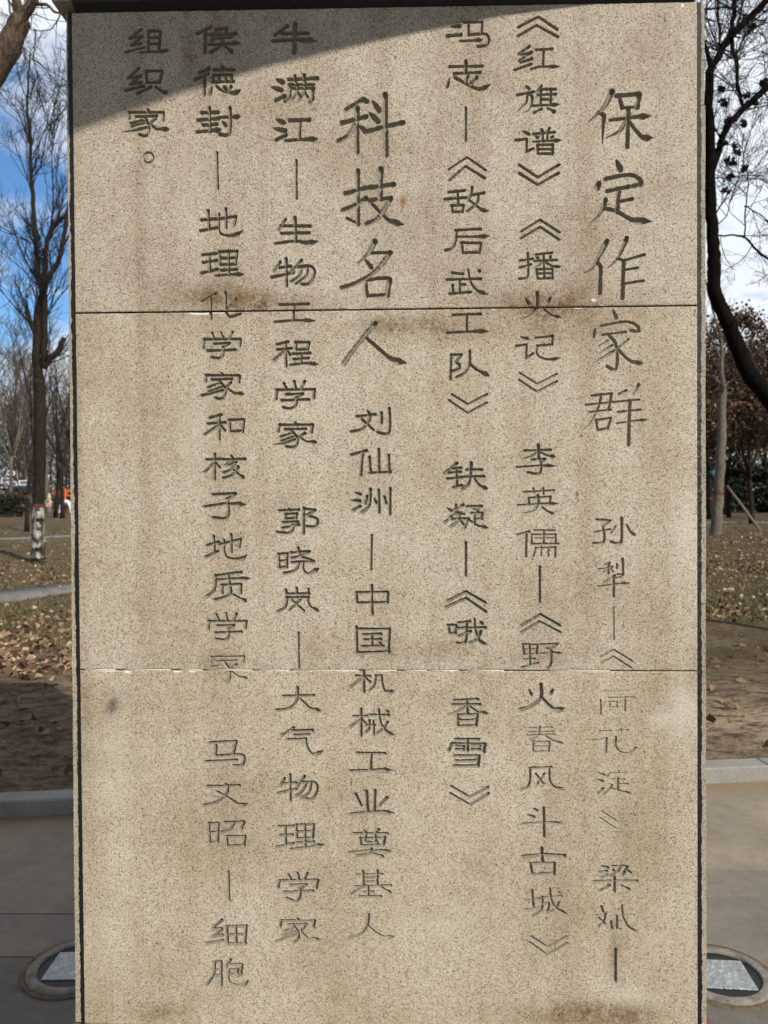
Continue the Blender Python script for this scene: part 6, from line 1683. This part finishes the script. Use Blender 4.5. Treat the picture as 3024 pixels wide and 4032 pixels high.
def person(px, d, h, label, coat, trousers, hairc, face=0.0):
    g0 = gpt(px, d)
    t = empty('person', g0); tag(t, label, 'person')
    t.rotation_euler = (0, 0, face)
    k = h/1.7
    N = [(0, 0, .92, .13, .11), (0, 0, 1.12, .12, .10), (0, 0, 1.34, .15, .10), (0, 0, 1.47, .055), (0, -.01, 1.58, .085, .10), (0, 0, 1.68, .06, .07),
         (.10, 0, .86, .085), (.105, -.02, .48, .06), (.11, .03, .08, .042), (.115, -.12, .03, .035), (-.10, 0, .86, .085), (-.105, .02, .48, .06), (-.11, .06, .08, .042), (-.115, -.08, .03, .035),
         (.20, 0, 1.38, .055), (.26, .0, 1.10, .045), (.25, -.10, .88, .034), (.25, -.13, .80, .03), (-.20, 0, 1.38, .055), (-.26, 0, 1.10, .045), (-.25, -.08, .88, .034), (-.25, -.11, .80, .03)]
    E = [(0, 1), (1, 2), (2, 3), (3, 4), (4, 5), (0, 6), (6, 7), (7, 8), (8, 9), (0, 10), (10, 11), (11, 12), (12, 13), (2, 14), (14, 15), (15, 16), (16, 17), (2, 18), (18, 19), (19, 20), (20, 21)]
    sc = lambda L_, gr=0.0: [(n[0]*k, n[1]*k, n[2]*k, n[3]*k+gr)+((n[4]*k+gr,) if len(n) > 4 else ()) for n in L_]
    skin_mesh('body', sc(N), E, SKIN, t, g0)
    Cn = [N[i] for i in (1, 2, 0, 14, 15, 16, 18, 19, 20)]
    skin_mesh('jacket', sc(Cn, .03), [(0, 1), (0, 2), (1, 3), (3, 4), (4, 5), (1, 6), (6, 7), (7, 8)], coat, t, g0)
    Tn = [N[i] for i in (0, 6, 7, 8, 10, 11, 12)]
    skin_mesh('trousers', sc(Tn, .018), [(0, 1), (1, 2), (2, 3), (0, 4), (4, 5), (5, 6)], trousers, t, g0)
    hb = MB()
    prof_ = [(.02, .155), (.075, .145), (.108, .10), (.118, .03), (.112, -.03)]
    c_ = np.array([g0[0], g0[1]+.015*k, g0[2]+1.60*k])
    hb.lathe(c_, [(a*k, b2*k) for a, b2 in prof_], 12, False)
    hb.build('hair', hairc, t, True)
    return t


HAIR = simple('dark_hair', (.02, .016, .014), .7, .2, 20)
BLUEJ = simple('blue_cloth', (.03, .04, .07), .9, .2, 10)
person(118, 84, 1.68, 'person in a green jacket and dark trousers beside the whitewashed trunk', simple('green_cloth', (.012, .10, .075), .9, .2, 10), BLUEJ, HAIR)
person(191, 66, 1.12, 'child in a pale pink jacket below the cream sculpture', simple('pink_cloth', (.62, .33, .38), .9, .15, 10), simple('grey_cloth', (.17, .16, .16), .9, .2, 10), HAIR, .6)
person(88, 70, 1.08, 'child in a bright pink jacket by the slim bare tree', simple('rose_cloth', (.75, .33, .32), .9, .15, 10), BLUEJ, HAIR, 2.6)

# ------------------------------------------------------------------ a car parked beyond the trees on the right
g0 = gpt(2905, 72)
t = empty('parked_car', g0); tag(t, 'white car parked far behind the trees on the right', 'car')
CARW = simple('white_car_paint', (.72, .75, .80), .25, .05, 3, 0, .5)
side = [(-2.15, .35), (-2.18, .72), (-1.75, .88), (-1.0, .96), (-.45, 1.40), (.75, 1.44), (1.45, 1.02), (2.05, .94), (2.2, .62), (2.15, .32)]
V = []; F = []
for y_, sc_ in ((-.84, .97), (-.78, 1.0), (.78, 1.0), (.84, .97)):
    for x_, z_ in side:
        V.append((g0[0]+x_*sc_, g0[1]+y_*(1 if z_ < 1.2 else .85), g0[2]+z_))
ns = len(side)
for i in range(3):
    for j in range(ns):
        F.append((i*ns+j, i*ns+(j+1) % ns, (i+1)*ns+(j+1) % ns, (i+1)*ns+j))
F += [tuple(range(ns-1, -1, -1)), tuple(3*ns+j for j in range(ns))]
mesh('body', V, F, CARW, t)
CARG = simple('car_window', (.02, .025, .03), .1, .1, 3, 0, .6)
for x0_, x1_, x2_, x3_ in ((-.85, -.40, .12, .12), (.20, .20, .70, 1.15)):
    V = [(g0[0]+x0_, g0[1]-.85, g0[2]+.98), (g0[0]+x3_, g0[1]-.85, g0[2]+.98), (g0[0]+x2_, g0[1]-.74, g0[2]+1.36), (g0[0]+x1_, g0[1]-.74, g0[2]+1.36)]
    V += [(a, b2+.03, c_) for a, b2, c_ in V]
    mesh('window', V, [(0, 1, 2, 3), (7, 6, 5, 4), (0, 4, 5, 1), (1, 5, 6, 2), (2, 6, 7, 3), (3, 7, 4, 0)], CARG, t)
TYRE = simple('tyre', (.018, .018, .018), .9, .2, 20)
for x_ in (-1.35, 1.35):
    for y_ in (-.80, .80):
        n_ = 18
        V = [(g0[0]+x_+.33*math.cos(2*math.pi*j/n_), g0[1]+y_+dy, g0[2]+.33+.33*math.sin(2*math.pi*j/n_)) for dy in (-.1, .1) for j in range(n_)]
        wh = mesh('wheel', V, [(j, (j+1) % n_, n_+(j+1) % n_, n_+j) for j in range(n_)]+[tuple(range(n_)), tuple(range(2*n_-1, n_-1, -1))], TYRE, t)
        sy_2 = -.115 if y_ < 0 else .095
        V = [(g0[0]+x_+.2*math.cos(2*math.pi*j/n_), g0[1]+y_+sy_2+dy, g0[2]+.33+.2*math.sin(2*math.pi*j/n_)) for dy in (0, .02) for j in range(n_)]
        mesh('rim', V, [(j, (j+1) % n_, n_+(j+1) % n_, n_+j) for j in range(n_)]+[tuple(range(n_)), tuple(range(2*n_-1, n_-1, -1))], GREYPANE, wh, world_to=t)
